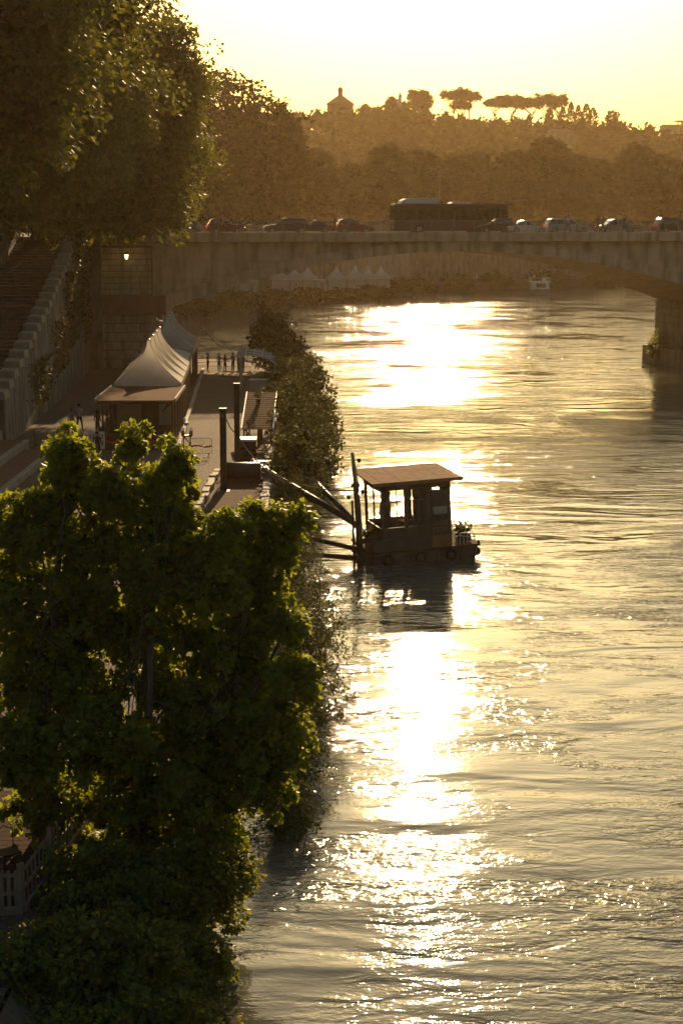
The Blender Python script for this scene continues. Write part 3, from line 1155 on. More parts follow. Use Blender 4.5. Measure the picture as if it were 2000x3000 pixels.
# ------------------------------------------------------------------ trees
# big plane trees on the street above the steps
PG = 'tall plane trees on the street above the staircase'
make_tree('plane_tree', 'huge plane tree at the picture edge, its branches hanging low over the stair foot', 'tree', (-31.5, 92, ST),
          [(-23.0, 92, 29, 10.5, 9, 10), (-19.5, 94, 23.5, 6.8, 6, 5.5), (-24, 88, 19, 6.5, 6, 5.5), (-21.3, 87, 14.3, 3.0, 3.5, 3.6), (-16.8, 97, 31, 5.2, 6, 7)],
          (-27, 92, 30), .6, 1150, 62, .30, 1.5, 'leaf_plane', PG, 5000, limbs=22, droop=.6, fill=3.0, inner=.6)
make_tree('plane_tree', 'tallest plane tree, its domed crown rising out of the top of the picture', 'tree', (-32, 124, ST),
          [(-25.5, 124, 32, 11.2, 10, 13), (-20.5, 126, 25, 7.2, 7, 8), (-25.5, 121, 20, 7, 6, 5.5), (-18.2, 127, 33, 5.2, 6, 6.5), (-22, 122, 42, 6, 6, 6)],
          (-28, 124, 34), .65, 1300, 62, .32, 1.6, 'leaf_plane', PG, 5500, limbs=22, droop=.55, fill=3.0, inner=.6)
make_tree('plane_tree', 'leaning plane tree whose lower boughs hang in front of the bridge end', 'tree', (-28, 159, ST),
          [(-21.5, 153, 26, 8.5, 8, 8.5), (-17.6, 153, 21.5, 6.2, 6, 6), (-16.0, 154, 28, 4.2, 5, 5), (-22.5, 152, 17.5, 6, 5, 4.2), (-17.5, 153, 16.6, 3.4, 4, 2.6), (-27, 156, 20, 5, 5, 6)],
          (-24, 156, 27), .55, 1150, 58, .32, 1.5, 'leaf_plane', PG, 4500, limbs=22, droop=.6, fill=3.0, inner=.6)
# planes beyond the bridge, left: high thin crowns with sky showing through
for i, (x, y, top, r_, lab) in enumerate([
        (-34.5, 352, 47.0, 9.5, 'hazy plane tree beyond the bridge, first behind the leaning plane tree'),
        (-25, 374, 47.5, 9.2, 'hazy tall plane tree beyond the bridge, highest of the far row'),
        (-16, 385, 42.5, 8.5, 'hazy thin-crowned plane tree beyond the bridge, last before the open sky'),
        (-27, 350, 38, 9, 'low dense plane tree in front of the hazy far row')]):
    make_tree('far_plane_tree', lab, 'tree', (x, y, ST),
              [(x, y, top - 7, r_, r_ * .8, 7), (x + 2, y, top - 15, r_ * .95, r_ * .8, 7), (x - 3, y - 2, top - 22, r_ * .8, 6, 6)],
              (x, y, top - 6), .55, 420, 26, .75, 1.5, 'leaf_far', 'plane trees beyond the bridge', 300 if i < 3 else 900, limbs=18, inner=.55)
# boulevard trees behind the bridge
FT = 'trees along the far boulevard'
spots = []
xx = -30
i = 0
while xx < 122:
    spots.append((xx + random.uniform(-2, 2), 424 + 0.42 * max(xx, 0) + random.uniform(0, 26)))
    xx += random.uniform(7.0, 9.5)
names = ['far bus stop end', 'a']
proto = []
for k in range(4):
    r_ = 6.5 + k * .6
    t_ = make_tree('boulevard_tree', 'x', 'tree', (0, 0, 0),
                   [(0, 0, 13 + k, r_, r_, 6.5), (2.5, -1, 9, r_ * .7, r_ * .7, 4.5), (-3, 1, 10, r_ * .7, r_ * .7, 5), (.5, 0, 17 + k, r_ * .6, r_ * .6, 4)],
                   (.3, 0, 13), .4, 330, 24, .8, 1.3, 'leaf_far', FT, 700, limbs=12)
    proto.append(t_)
ords = ['first', 'second', 'third', 'fourth', 'fifth', 'sixth', 'seventh', 'eighth', 'ninth', 'tenth', 'eleventh', 'twelfth', 'thirteenth', 'fourteenth', 'fifteenth', 'sixteenth', 'seventeenth', 'eighteenth', 'nineteenth', 'twentieth', 'twenty-first', 'twenty-second', 'twenty-third', 'twenty-fourth']
for i, (x, y) in enumerate(spots):
    o = proto[i] if i < 4 else copy_tree(proto[i % 4])
    o.location = (x, y, ST)
    s_ = random.uniform(.75, 1.0)
    o.scale = (s_, s_, s_ * random.uniform(.9, 1.15))
    o.rotation_euler = (0, 0, random.uniform(0, 6.28))
    o['label'] = 'hazy dark boulevard tree behind the bridge, %s of its row from the far plane trees' % ords[i]

# umbrella pines on the ridge
def umbrella_pine(x, y, ztop, rx, lab, thick=3.0, ztr=None):
    zg = float(hill_z(np.array(x), np.array(y))) - .5
    zc = ztop - thick * .55
    root = empty('umbrella_pine', (x, y, zg), 0, lab, 'tree', 'umbrella pines on the ridge')
    mb = MB()
    b = Vector((x, y, zg))
    t0 = Vector((x + random.uniform(-1, 1), y, zc - thick * .9))
    pth = branch_path(b, t0, .05, 5)
    mb.tube(pth, [.5 * (1 - .08 * i) for i in range(6)], 6)
    for k in range(11):
        e = Vector((x + rx * random.uniform(-.75, .75), y + rx * random.uniform(-.6, .6), zc - thick * random.uniform(.1, .3)))
        mb.tube(branch_path(pth[random.choice((4, 5))], e, .1, 4), [.2, .17, .14, .1, .07], 5)
    mb.build('trunk', 'bark', root, True, off=(x, y, zg))
    lobes = [(x, y, zc, rx * .8, rx * .7, thick * .42)]
    for k in range(8):
        a_ = random.uniform(0, 6.28)
        d_ = random.uniform(.3, .85)
        lobes.append((x + rx * d_ * math.cos(a_), y + rx * d_ * .8 * math.sin(a_), zc + thick * (random.uniform(-.22, .22) + .22 * (1 - d_)), rx * random.uniform(.25, .45), rx * .35, thick * random.uniform(.26, .42)))
    cp, cd = shell_points(lobes, 300, .3)
    p, q_ = dome_clumps(cp, cd, np.full(len(cp), 1.1), 16, .6)
    V, F = leaf_mesh(p, q_, rng.uniform(.5, 1.0, len(p)), SHAPE4, F4, .7, .1)
    npmesh('crown', V, F, 'leaf_pine', root, off=(x, y, zg))


for x, zt, rx, th, lab in [
        (38.5, 81.3, 5.8, 3.6, 'broad umbrella pine just beside the slender tower'),
        (27.5, 76.6, 5.6, 3.4, 'low umbrella pine behind the slender tower'),
        (40.0, 76.3, 5.0, 3.2, 'low umbrella pine under the broad pine beside the tower'),
        (56.0, 82.0, 7.2, 4.0, 'highest umbrella pine on the ridge'),
        (64.5, 80.0, 5.0, 3.0, 'umbrella pine touching the highest pine'),
        (60.0, 75.5, 5.5, 2.6, 'low umbrella pine beneath the highest pine'),
        (78.0, 77.0, 5.5, 2.8, 'small umbrella pine at the start of the long level row'),
        (86.0, 77.6, 5.8, 3.6, 'umbrella pine in the level row, second from its start'),
        (94.5, 78.0, 6.4, 3.9, 'umbrella pine in the middle of the level row'),
        (103.0, 78.6, 6.4, 4.0, 'umbrella pine near the cypress end of the level row'),
        (109.0, 78.6, 5.4, 3.6, 'last umbrella pine of the level row, above the cypresses')]:
    umbrella_pine(x, 880 + random.uniform(-6, 6), zt + 1.0 + random.uniform(-.8, .6), rx * random.uniform(1.15, 1.3), lab, th * random.uniform(1.6, 1.9))


def cypress(x, zt, h, r_, lab):
    y = 874.0
    zb = zt - h
    root = empty('cypress_tree', (x, y, zb), 0, lab, 'tree', 'cypresses on the ridge')
    mb = MB()
    mb.tube([(x, y, zb - 3), (x, y, zt - 2)], [.25, .08], 6)
    mb.build('trunk', 'bark', root, off=(x, y, zb))
    n = 420
    t = rng.random(n) ** .8
    rr = r_ * np.sin(np.pi * np.clip(t * .93 + .07, 0, 1)) ** .6 * (1 - .35 * t) * rng.uniform(.6, 1.05, n)
    a = rng.uniform(0, 6.283, n)
    p = np.stack([x + rr * np.cos(a), y + rr * np.sin(a), zb + h * t], -1)
    d = np.stack([np.cos(a) * .3, np.sin(a) * .3, np.ones(n)], -1)
    V, F = leaf_mesh(p, d, rng.uniform(.7, 1.3, n), SHAPE4, F4, .3, 0)
    npmesh('crown', V, F, 'leaf_pine', root, off=(x, y, zb))


for x, zt, h, r_, lab in [(93.5, 68.5, 7.5, 1.2, 'small cypress among the pine trunks'), (104.0, 71.8, 9.5, 1.5, 'cypress standing alone under the last pines'),
                          (110.5, 72.5, 11, 1.6, 'cypress nearest the pine row of the cypress group'), (114.5, 74.6, 12.5, 1.7, 'tallest pointed cypress of the group'),
                          (118.2, 73.2, 11, 1.6, 'cypress between the tallest and the broad one'), (122.2, 74.0, 12.5, 2.2, 'broad cypress of the group'),
                          (125.5, 72.0, 12, 2.4, 'outermost blunt cypress of the group')]:
    cypress(x, zt, h, r_ * 1.45, lab)
make_tree('ridge_tree', 'small round tree standing apart beyond the cypresses', 'tree', (135, 874, 57), [(135, 874, 68.5, 3.4, 3, 3.4), (136, 874, 64, 2.6, 2.6, 3)], (135, 874, 66), .2, 110, 14, .8, 1.0, 'leaf_far', None, 0, limbs=8, inner=.3)
make_tree('ridge_tree', 'small bushy tree on the ridge between church and slender tower', 'tree', (13, 878, 61), [(12, 878, 71.5, 3.2, 3, 3.2), (18, 878, 70.5, 3.4, 3, 2.8)], (13, 878, 68), .25, 150, 14, .8, 1.0, 'leaf_far', None, 0, limbs=8, inner=.3)

# ------------------------------------------------------------------ foreground maples on the bank
MG = 'young maples on the near bank'
make_tree('maple_tree', 'leafy maple at the picture edge with one tall leading shoot', 'tree', (-6.6, 37.5, 1.6),
          [(-5.90, 36.53, 10.65, 0.23, 0.22, 0.36), (-6.03, 37.08, 10.31, 0.44, 0.42, 0.41), (-6.88, 36.77, 9.30, 0.50, 0.48, 0.34), (-7.43, 37.19, 8.85, 0.39, 0.37, 0.44), (-5.66, 37.23, 9.66, 0.53, 0.51, 0.46), (-5.04, 36.22, 9.86, 0.32, 0.30, 0.43), (-6.55, 36.95, 8.78, 0.82, 0.78, 0.62), (-5.50, 37.61, 8.66, 0.73, 0.70, 0.64), (-7.07, 37.46, 7.59, 0.93, 0.88, 0.73), (-5.65, 37.16, 7.66, 0.82, 0.78, 0.73), (-7.20, 36.95, 6.47, 0.72, 0.69, 0.72), (-6.21, 37.39, 6.46, 0.54, 0.51, 0.64), (-7.16, 37.54, 5.05, 0.93, 0.88, 0.83), (-5.48, 36.90, 5.18, 0.91, 0.87, 0.69), (-6.61, 35.44, 4.28, 0.97, 0.92, 0.78), (-6.51, 35.74, 3.05, 0.84, 0.80, 0.65), (-5.85, 36.83, 1.75, 0.67, 0.64, 0.43), (-6.35, 37.0, 5.86, 0.67, 0.67, 0.58)],
          (-5.95, 36.9, 9.8), .12, 520, 96, .100, .27, 'leaf_maple', MG, 6500, SHAPE6, F6, flat=.95, limbs=18, limb_r=.22, sprig=.3, droop=.75, tilt=.55, inner=.45, fill=1.5, trunks=[(-7.0, 37, 8.8), (-5.4, 37, 9)])
make_tree('maple_tree', 'maple with two bright upright shoots in front of the barriers', 'tree', (-4.5, 36.0, 1.4),
          [(-4.47, 36.12, 10.82, 0.19, 0.18, 0.34), (-4.69, 37.61, 10.04, 0.35, 0.33, 0.44), (-3.48, 36.57, 10.33, 0.17, 0.16, 0.36), (-3.73, 36.52, 9.94, 0.32, 0.31, 0.34), (-3.64, 37.89, 9.50, 0.32, 0.30, 0.37), (-4.44, 36.96, 9.02, 0.67, 0.64, 0.63), (-3.61, 37.25, 8.82, 0.47, 0.44, 0.56), (-4.24, 36.64, 7.82, 0.81, 0.77, 0.72), (-4.78, 37.68, 5.98, 0.64, 0.61, 0.54), (-3.41, 37.39, 6.56, 0.63, 0.60, 0.64), (-3.82, 37.78, 5.09, 0.93, 0.89, 0.74), (-4.94, 35.59, 4.43, 0.97, 0.92, 0.79), (-3.36, 36.94, 4.11, 0.91, 0.87, 0.82), (-4.85, 36.11, 2.97, 0.99, 0.94, 0.71), (-4.40, 36.25, 1.96, 0.90, 0.85, 0.53), (-5.26, 37.0, 6.85, 0.67, 0.67, 0.58), (-4.30, 37.0, 6.75, 0.58, 0.58, 0.53)],
          (-4.2, 36.9, 9.2), .12, 480, 96, .100, .27, 'leaf_maple', MG, 6500, SHAPE6, F6, flat=.95, limbs=18, limb_r=.22, sprig=.3, droop=.75, tilt=.55, inner=.45, fill=1.5, trunks=[(-3.6, 36.7, 9.6), (-4.6, 37, 9.9)])
make_tree('maple_tree', 'spreading maple leaning out over the water below the mooring arms', 'tree', (-3.2, 37.0, 1.1),
          [(-2.49, 36.37, 9.03, 0.40, 0.38, 0.36), (-1.87, 37.24, 9.02, 0.41, 0.39, 0.37), (-1.26, 37.66, 8.85, 0.33, 0.32, 0.31), (-0.98, 37.04, 9.10, 0.12, 0.11, 0.23), (-2.18, 37.43, 8.20, 0.73, 0.69, 0.56), (-1.57, 37.31, 8.35, 0.50, 0.48, 0.45), (-2.86, 36.22, 8.39, 0.52, 0.49, 0.49), (-2.87, 36.16, 7.73, 0.71, 0.67, 0.62), (-1.90, 37.66, 7.45, 0.65, 0.61, 0.57), (-2.21, 37.76, 6.57, 0.84, 0.79, 0.65), (-1.31, 36.81, 6.80, 0.42, 0.40, 0.44), (-2.22, 37.68, 5.27, 0.83, 0.79, 0.74), (-1.11, 36.28, 5.65, 0.49, 0.47, 0.52), (-1.85, 35.99, 4.55, 0.80, 0.76, 0.71), (-1.11, 36.33, 4.35, 0.42, 0.40, 0.52), (-3.19, 35.89, 3.20, 0.98, 0.93, 0.79), (-1.85, 35.83, 3.42, 0.69, 0.66, 0.62), (-2.95, 36.25, 2.06, 0.80, 0.76, 0.53), (-2.76, 37.0, 6.06, 0.67, 0.67, 0.58)],
          (-2.0, 37.2, 8.2), .12, 520, 96, .100, .27, 'leaf_maple', MG, 6500, SHAPE6, F6, flat=.95, limbs=18, limb_r=.22, sprig=.3, droop=.75, tilt=.55, inner=.45, fill=1.5, trunks=[(-2.6, 36.5, 8.4), (-1.3, 36.8, 6.5)])


def shrub(name, label, base, lobes, n, per, leaf, cr, mat, group, stems=8, shape=SHAPE4, droop=.4, inner=.4, tilt=.6, flat=.8):
    base = tuple(map(float, base))
    root = empty(name, base, 0, label, 'shrub', group)
    cp, cd = shell_points(lobes, n, inner)
    mb = MB()
    for e in cp[rng.choice(len(cp), min(stems, len(cp)), replace=False)]:
        mb.tube(branch_path(Vector(base) + Vector((random.uniform(-.15, .15), random.uniform(-.15, .15), -.2)), Vector(e), .12, 5), [.045, .04, .033, .026, .018, .01], 5)
    tag(mb.build('stems', 'bark', root, True, off=base), kind='stuff')
    p, q_ = dome_clumps(cp, cd, cr * (.6 + .8 * rng.random(len(cp))), per, flat)
    V, F = leaf_mesh(p, q_, leaf * (.6 + .8 * rng.random(len(p))), shape, F4, tilt, droop)
    npmesh('foliage', V, F, mat, root, off=base)
    return root


BG = 'bushes in the near corner'
for x, y, z, rx, rz_, lab in [
        (-5.9, 28.3, .3, .9, .8, 'bush cut off by the bottom edge of the picture, in the corner'),
        (-4.7, 28.9, .2, .9, .8, 'bush cut off by the bottom edge, second from the corner'),
        (-3.5, 29.9, .1, .8, .75, 'bush cut off by the bottom edge, nearest the water'),
        (-6.3, 29.7, .9, 1.0, .95, 'dense bush filling the bottom corner of the picture'),
        (-5.2, 30.4, .9, 1.0, .95, 'glossy bush second from the bottom corner'),
        (-4.2, 31.2, .6, 1.0, 1.0, 'bush in the middle of the lowest row, reaching towards the river'),
        (-5.0, 32.8, 1.1, .8, .75, 'yellow-lit bush below the picket fence'),
        (-3.9, 33.4, .9, .9, .85, 'bush under the maple trunks'),
        (-4.96, 34.0, 1.59, .85, .62, 'bush in the gap under the first maple'),
        (-4.01, 34.0, 1.39, .85, .62, 'bush in the gap under the middle of the maples'),
        (-3.04, 34.5, 1.49, .85, .62, 'bush in the gap under the leaning maple'),
        (-3.3, 32.2, .3, .8, .75, 'low bush at the water edge nearest the camera'),
        (-3.2, 34.6, .4, .8, .9, 'bush at the waterline beneath the leaning maple')]:
    shrub('bank_bush', lab, (x, y, z), [(x, y, z + rz_ * .75, rx, rx * .9, rz_), (x + .6, y + .3, z + rz_ * .5, rx * .6, rx * .6, rz_ * .6), (x - .5, y - .2, z + rz_, rx * .6, rx * .6, rz_ * .6)],
          120, 48, .105, .28, 'leaf_bush', BG, 14, droop=.5, inner=.45)
# trailing water-edge sprays near the bottom
for x, y, lab in [(-2.9, 30.9, 'sparse spray of leaves trailing into the water at the bottom edge'), (-3.0, 31.8, 'thin leafy spray reaching over the water above the bottom one')]:
    shrub('trailing_spray', lab, (x - .5, y, .5), [(x, y, .45, .75, .5, .25), (x + .45, y + .1, .3, .45, .3, .12)], 26, 26, .09, .16, 'leaf_bush', 'trailing sprays at the waterline', 12, droop=.3, inner=.2)

# feathery dark shrubs on the bank from the maples to the bridge
SG = 'feathery shrubs along the river bank'
feath = [(-1.6, 42, .2, .8, .9, 'ragged shrub at the waterline below the leaning maple'),
         (-1.4, 46, .3, .9, 1.2, 'feathery shrub at the waterline just past the leaning maple'),
         (-1.0, 50.5, .5, 1.1, 1.9, 'dark feathery shrub with long sprays over the bright water'),
         (-1.0, 56, .4, 1.2, 2.1, 'dark feathery shrub reaching farthest out below the houseboat'),
         (-1.6, 62, .6, 1.3, 2.2, 'dark feathery shrub behind the farthest-reaching one'),
         (-2.4, 69, .8, 1.4, 1.9, 'thin feathery shrub under the lower mooring arms'),
         (-2.3, 77, .8, 1.1, 1.3, 'sparse shrub between the mooring arms'),
         (-2.3, 85, .8, 1.2, 1.5, 'low shrub on the bank under the upper mooring arm'),
         (-2.5, 92, .9, 1.5, 2.1, 'rounded shrub at the quay edge beside the plank-roofed kiosk'),
         (-2.1, 99, .8, 1.7, 2.4, 'dark rounded shrub at the waterline behind the mooring cables'),
         (-2.4, 106, .9, 1.9, 2.9, 'big dark shrub on the bank beside the kiosk roof'),
         (-2.5, 114, .9, 2.0, 3.0, 'big dark shrub in the middle of the bank thicket'),
         (-2.7, 123, .9, 2.0, 3.0, 'big dark shrub on the bank below the pergola'),
         (-3.4, 132, 1, 1.9, 2.6, 'shrub on the bank beside the pergola'),
         (-4.4, 141, 1, 1.9, 2.6, 'shrub on the bank behind the pergola'),
         (-5.2, 150, 1.1, 2.0, 3.0, 'shrub just before the tall willow-like tree')]
for x, y, z, rx, rz_, lab in feath:
    far = y > 88
    shrub('river_shrub', lab, (x, y, z), [(x, y, z + rz_ * .7, rx, rx * 1.3, rz_), (x + rx * .45, y - .4, z + rz_ * .35, rx * .75, rx, rz_ * .55), (x - rx * .3, y + .8, z + rz_ * .9, rx * .6, rx, rz_ * .7)]
          + [(x + rx * random.uniform(-.9, .8), y + random.uniform(-2.5, 2.5), z + rz_ * random.uniform(.3, 1.25), rx * random.uniform(.3, .55), rx * .5, rz_ * random.uniform(.25, .5)) for _ in range(4)],
          150 if far else 120, 36 if far else 56, .17 if far else .095, .45 if far else .26, 'leaf_shrub', SG, 16, SHAPE4 if far else SHAPEN * np.array([1.5, 1, 1]), droop=.35, inner=.4)
make_tree('willow_tree', 'tall hazy willow-like tree at the end of the bank near the bridge', 'tree', (-6.0, 160, 1.2),
          [(-6.3, 161, 4.6, 2.5, 2.4, 2.9), (-5.0, 159, 3.0, 2.3, 2.4, 2.2), (-7.0, 162, 5.6, 1.4, 1.5, 1.9)], (-6.2, 160, 5), .16, 260, 30, .22, .55, 'leaf_shrub', None, 400, limbs=16, inner=.5)
# bush on the pier plinth
px_, py_, _ = BP(SPAN - 1.0, BW - 3, 0)
shrub('pier_bush', 'small bright bush sprouting from the foot of the bridge pier', (px_ - .2, py_, .6), [(px_ - .2, py_, 2.2, .9, .9, 1.7), (px_ - .5, py_, 1.2, .9, .9, 1.0)], 60, 26, .2, .4, 'leaf_bush', None, 10)
# shrubs of the far bank under the arch
for i, (x, y, rx, rz_, lab) in enumerate([
        (-25, 288, 3.2, 2.6, 'dark thicket on the far bank close to the abutment'), (-20, 312, 3.4, 3.0, 'dark thicket in front of the far tents, nearest the abutment'),
        (-14, 328, 3.6, 2.6, 'thicket left of the far tents at the waterline'), (-7, 336, 3.4, 2.9, 'tall thicket between the two groups of far tents'),
        (0, 342, 3.6, 1.7, 'low thicket in front of the far tent row'), (6, 352, 3.4, 2.4, 'thicket at the end of the far tent row'),
        (11, 372, 3.6, 3.2, 'thicket at the foot of the pale far wall'), (17, 388, 3.6, 2.8, 'thicket below the diagonal ramp'),
        (26, 398, 4, 2.4, 'far thicket halfway to the tour boat'), (36, 410, 4, 2.2, 'far thicket just behind the tour boat'), (50, 424, 5, 2.6, 'far thicket beyond the tour boat'), (66, 434, 5, 2.4, 'far thicket under the arch beside the pier')]):
    rz_ *= 2.3 if x > 20 else 1.5 if x > 8 else 1.0
    shrub('far_thicket', lab, (x, y, Q), [(x, y, Q - .3, rx, 2.4, rz_ * .55), (x + 2, y, Q - .5, rx * .8, 2, rz_ * .5)], 110, 20, .5, .6, 'leaf_far', 'thickets on the far bank', 8)

# ivy and dry plants on the stair wall
def ivy(label, y, z0, z1, halfw, mat, n, cat='ivy'):
    x = WX(y) + .12
    root = empty('ivy', (x, y, z0), 0, label, cat, 'ivy on the stair wall')
    yy_ = y + rng.normal(0, halfw, n)
    t = rng.random(n)
    zz_ = z1 - (z1 - z0) * t ** 1.2
    p = np.stack([np.interp(yy_, [84, 106, 130, 166], [-19.7, -20.8, -21.9, -24.1]) + .1 + .35 * rng.random(n) * (1 - t * .5), yy_, zz_], -1)
    d = np.stack([np.full(n, .7), rng.normal(0, .4, n), rng.normal(-.3, .3, n)], -1)
    V, F = leaf_mesh(p, d, rng.uniform(.14, .34, n), SHAPE4, F4, .6, .5)
    npmesh('foliage', V, F, mat, root, off=(x, y, z0))
    mb = MB()
    for k in range(6):
        a_ = y + random.uniform(-halfw, halfw)
        mb.tube([(WX(a_) + .12, a_, z0), (WX(a_ + .4) + .1, a_ + .4, (z0 + z1) / 2), (WX(a_ + .2) + .1, a_ + .2, z1)], [.04, .03, .015], 5)
    tag(mb.build('stems', 'bark', root, off=(x, y, z0)), kind='stuff')


ivy('thick ivy hanging from the top of the stair wall near the bridge', 152, 6.5, 14.6, 3.0, 'leaf_ivy', 2600)
ivy('ivy curtain on the stair wall in front of the abutment', 158.5, 5.0, 14.8, 2.2, 'leaf_ivy', 2200)
ivy('ivy patch halfway along the stair wall', 143, 5.5, 11.5, 2.4, 'leaf_ivy', 1500)
ivy('dry ochre creeper halfway down the stair wall', 134, 4.2, 8.2, 2.6, 'leaf_dry', 1300, 'creeper')
ivy('thin green weeds on the near stretch of stair wall', 121, 3.0, 6.2, 3.0, 'leaf_ivy', 500, 'weeds')

# ------------------------------------------------------------------ tents
def tent_canopy(mb, hw, h, n=9, k=10, cap=.11):
    """four-sided pagoda roof: concave profile, ridges at the corners, sides hollowed between"""
    ring0 = None
    vs, fs = [], []
    for i in range(n + 1):
        t = i / n
        s_ = cap + (hw - cap) * (1 - t) ** 1.9 if t < 1 else cap
        z = h * t
        pts = []
        for side in range(4):
            for j in range(k):
                u = -1 + 2 * j / k
                hollow = 1 - .10 * (1 - u * u) * math.sin(math.pi * t)
                p = [(u, -1), (1, u), (-u, 1), (-1, -u)][side]
                px = p[0] * s_ * (hollow if side in (1, 3) else 1)
                py = p[1] * s_ * (hollow if side in (0, 2) else 1)
                pts.append((px, py, z))
        vs += pts
    m = 4 * k
    for i in range(n):
        for j in range(m):
            j2 = (j + 1) % m
            fs.append((i * m + j, i * m + j2, (i + 1) * m + j2, (i + 1) * m + j))
    fs.append(tuple(n * m + j for j in range(m)))
    mb.add(vs, fs)


def make_tent(name, label, loc, hw=2.22, eave=5.0, h=2.75, val=.42, posts=True, rz=.054, group=None, walls=(), zb=Q):
    root = empty(name, loc, rz, label, 'tent', group)
    e = eave - loc[2]
    mb = MB()
    tent_canopy(mb, hw, h)
    mb.v = [(a, b, c + e) for a, b, c in mb.v]
    ob = mb.build('canopy', 'tent_white', root, True)
    ob.data.set_sharp_from_angle(angle=R(38))
    for cx_ in (-1, 1):
        for cy_ in (-1, 1):
            mb = MB()
            pts_ = []
            for i in range(8):
                t = i / 7
                s_ = .11 + (hw - .11) * (1 - t) ** 1.9
                pts_.append((cx_ * s_, cy_ * s_, e + h * t + .012))
            mb.tube(pts_, .022, 5)
            mb.build('ridge_seam', 'tent_valance', root, True)
    mb = MB()
    mb.lathe((0, 0, e + h), [(.13, -.03), (.13, .06), (.05, .10), (.03, .22)], 8)
    mb.build('finial', 'galvanised', root)
    for sx, sy, wd, dp in ((0, -1, 2 * hw + .03, .03), (0, 1, 2 * hw + .03, .03), (1, 0, .03, 2 * hw - .03), (-1, 0, .03, 2 * hw - .03)):
        mb = MB()
        mb.box((sx * hw, sy * hw, e - val / 2 + .01), (wd, dp, val))
        mb.build('valance', 'tent_valance', root)
    if posts:
        for sx in (-1, 1):
            for sy in (-1, 1):
                mb = MB()
                mb.box((sx * (hw - .1), sy * (hw - .1), (e - .05) / 2), (.1, .1, e - .05))
                mb.build('post', 'wood_dark', root)
    for sx, sy, mat in walls:
        mb = MB()
        if sx:
            mb.box((sx * (hw - .06), 0, (e - val) / 2), (.04, 2 * hw - .35, e - val))
        else:
            mb.box((0, sy * (hw - .06), (e - val) / 2), (2 * hw - .35, .04, e - val))
        mb.build('side_wall', mat, root)
    return root


TG = 'white peaked tents in a row on the quay'
tlab = ['nearest white peaked tent, above the plank veranda', 'second white peaked tent of the front row', 'third white peaked tent of the front row', 'fourth white peaked tent, a gull standing on its peak',
        'largest-looking white peaked tent at the front of the back row', 'middle white peaked tent of the back row', 'farthest white peaked tent by the bridge']
ty = [116.0, 120.5, 125.0, 129.5, 147.2, 151.7, 156.2]
for i, y in enumerate(ty):
    x = -13.05 - .054 * (y - 116) - (.15 if i > 3 else 0)
    wl = [(1, 0, 'wood_dark'), (-1, 0, 'cream_panel')]
    if i == 0:
        wl.append((0, -1, 'cream_panel'))
    t_ = make_tent('peaked_tent', tlab[i], (x, y, Q), 2.22, 4.98, 2.75 if i < 4 else 2.65, group=TG, walls=wl)
    if i == 0:
        mb = MB()
        mb.box((.15, -2.19, 1.05), (1.15, .06, 2.1))
        mb.build('doorway', 'shutter', t_)
        mb = MB()
        mb.box((1.2, -2.247, 2.83), (.85, .012, .07))
        mb.build('vent_slit', 'shutter', t_)
        mb = MB()
        mb.box((.0, -2.34, .08), (4.2, .2, .16))
        mb.build('threshold', 'deck_wood', t_)
    if i < 6 and i != 3:                       # slats of the river side
        for k in range(5):
            mb = MB()
            mb.box((2.235, -1.9 + .95 * k, 1.35), (.06, .16, 2.66))
            mb.build('slat', 'wood_plank', t_)
# flat tarpaulin roof between the two rows
tr = empty('tarpaulin_roof', (-14.6, 138.3, Q), .054, 'flat bluish tarpaulin roof between the two rows of tents', 'canopy')
mb = MB()
n = 8
vs, fs = [], []
for i in range(n + 1):
    for j in range(n + 1):
        u, v = i / n * 2 - 1, j / n * 2 - 1
        vs.append((u * 2.2, v * 6.3, 2.75 + .45 * (1 - u * u) - .1 * (1 - v * v) + .05 * math.sin(9 * v)))
for i in range(n):
    for j in range(n):
        a = i * (n + 1) + j
        fs.append((a, a + n + 1, a + n + 2, a + 1))
mb.add(vs, fs)
mb.build('sheet', 'blue_tarp', tr, True)
for sx in (-1, 1):
    for sy in (-1, 0, 1):
        mb = MB()
        mb.box((sx * 2.15, sy * 6.1, 1.35), (.09, .09, 2.7))
        mb.build('post', 'wood_dark', tr)
for k in range(3):
    mb = MB()
    mb.tube([(-2.2, -5.6 + 4 * k, 2.85), (-1.0, -5.3 + 4 * k, 3.22), (.9, -5.0 + 4 * k, 3.27), (2.2, -5.2 + 4 * k, 2.86)], .035, 5)
    mb.build('strap', 'white_paint', tr)
mb = MB()
mb.box((2.2, 0, 1.4), (.05, 12.2, 2.5))
mb.build('side_wall', 'wood_dark', tr)

# veranda in front of the first tent: deck, posts, plank roof
ver = empty('veranda', (-12.7, 108.5, Q), .03, 'plank-roofed veranda on a low deck in front of the nearest tent', 'veranda')
mb = MB()
mb.box((0, 0.2, .12), (4.9, 11.2, .24))
mb.build('deck_base', 'wood_dark', ver)
for k in range(34):
    mb = MB()
    mb.box((0, -5.4 + .33 * k + .16, .262), (4.86, .315, .04))
    mb.build('deck_board', 'deck_wood', ver)
for k in range(24):
    y = -4.9 + 9.7 * k / 23
    z = 2.98 - .10 * (k / 23) + (.012 if k % 2 else 0)
    mb = MB()
    mb.box((0, y, z), (4.75, .405, .045), rx=.02)
    mb.build('roof_plank', 'wood_plank', ver)
for sx in (-1, 1):
    mb = MB()
    mb.box((sx * 2.43, -.05, 2.95), (.10, 9.95, .22), rx=-.010)
    mb.build('fascia', 'coping', ver)
    for k in range(5):
        mb = MB()
        mb.box((sx * 2.25, -4.75 + 2.35 * k, 1.58), (.11, .11, 2.62))
        p_ = mb.build('post', 'wood_plank' if sx > 0 else 'wood_dark', ver)
        if k < 4:
            mb = MB()
            mb.box((sx * 1.95, -4.75 + 2.35 * k, 2.60), (.07, .07, .85), ry=sx * .75)
            mb.build('brace', 'wood_plank', ver)
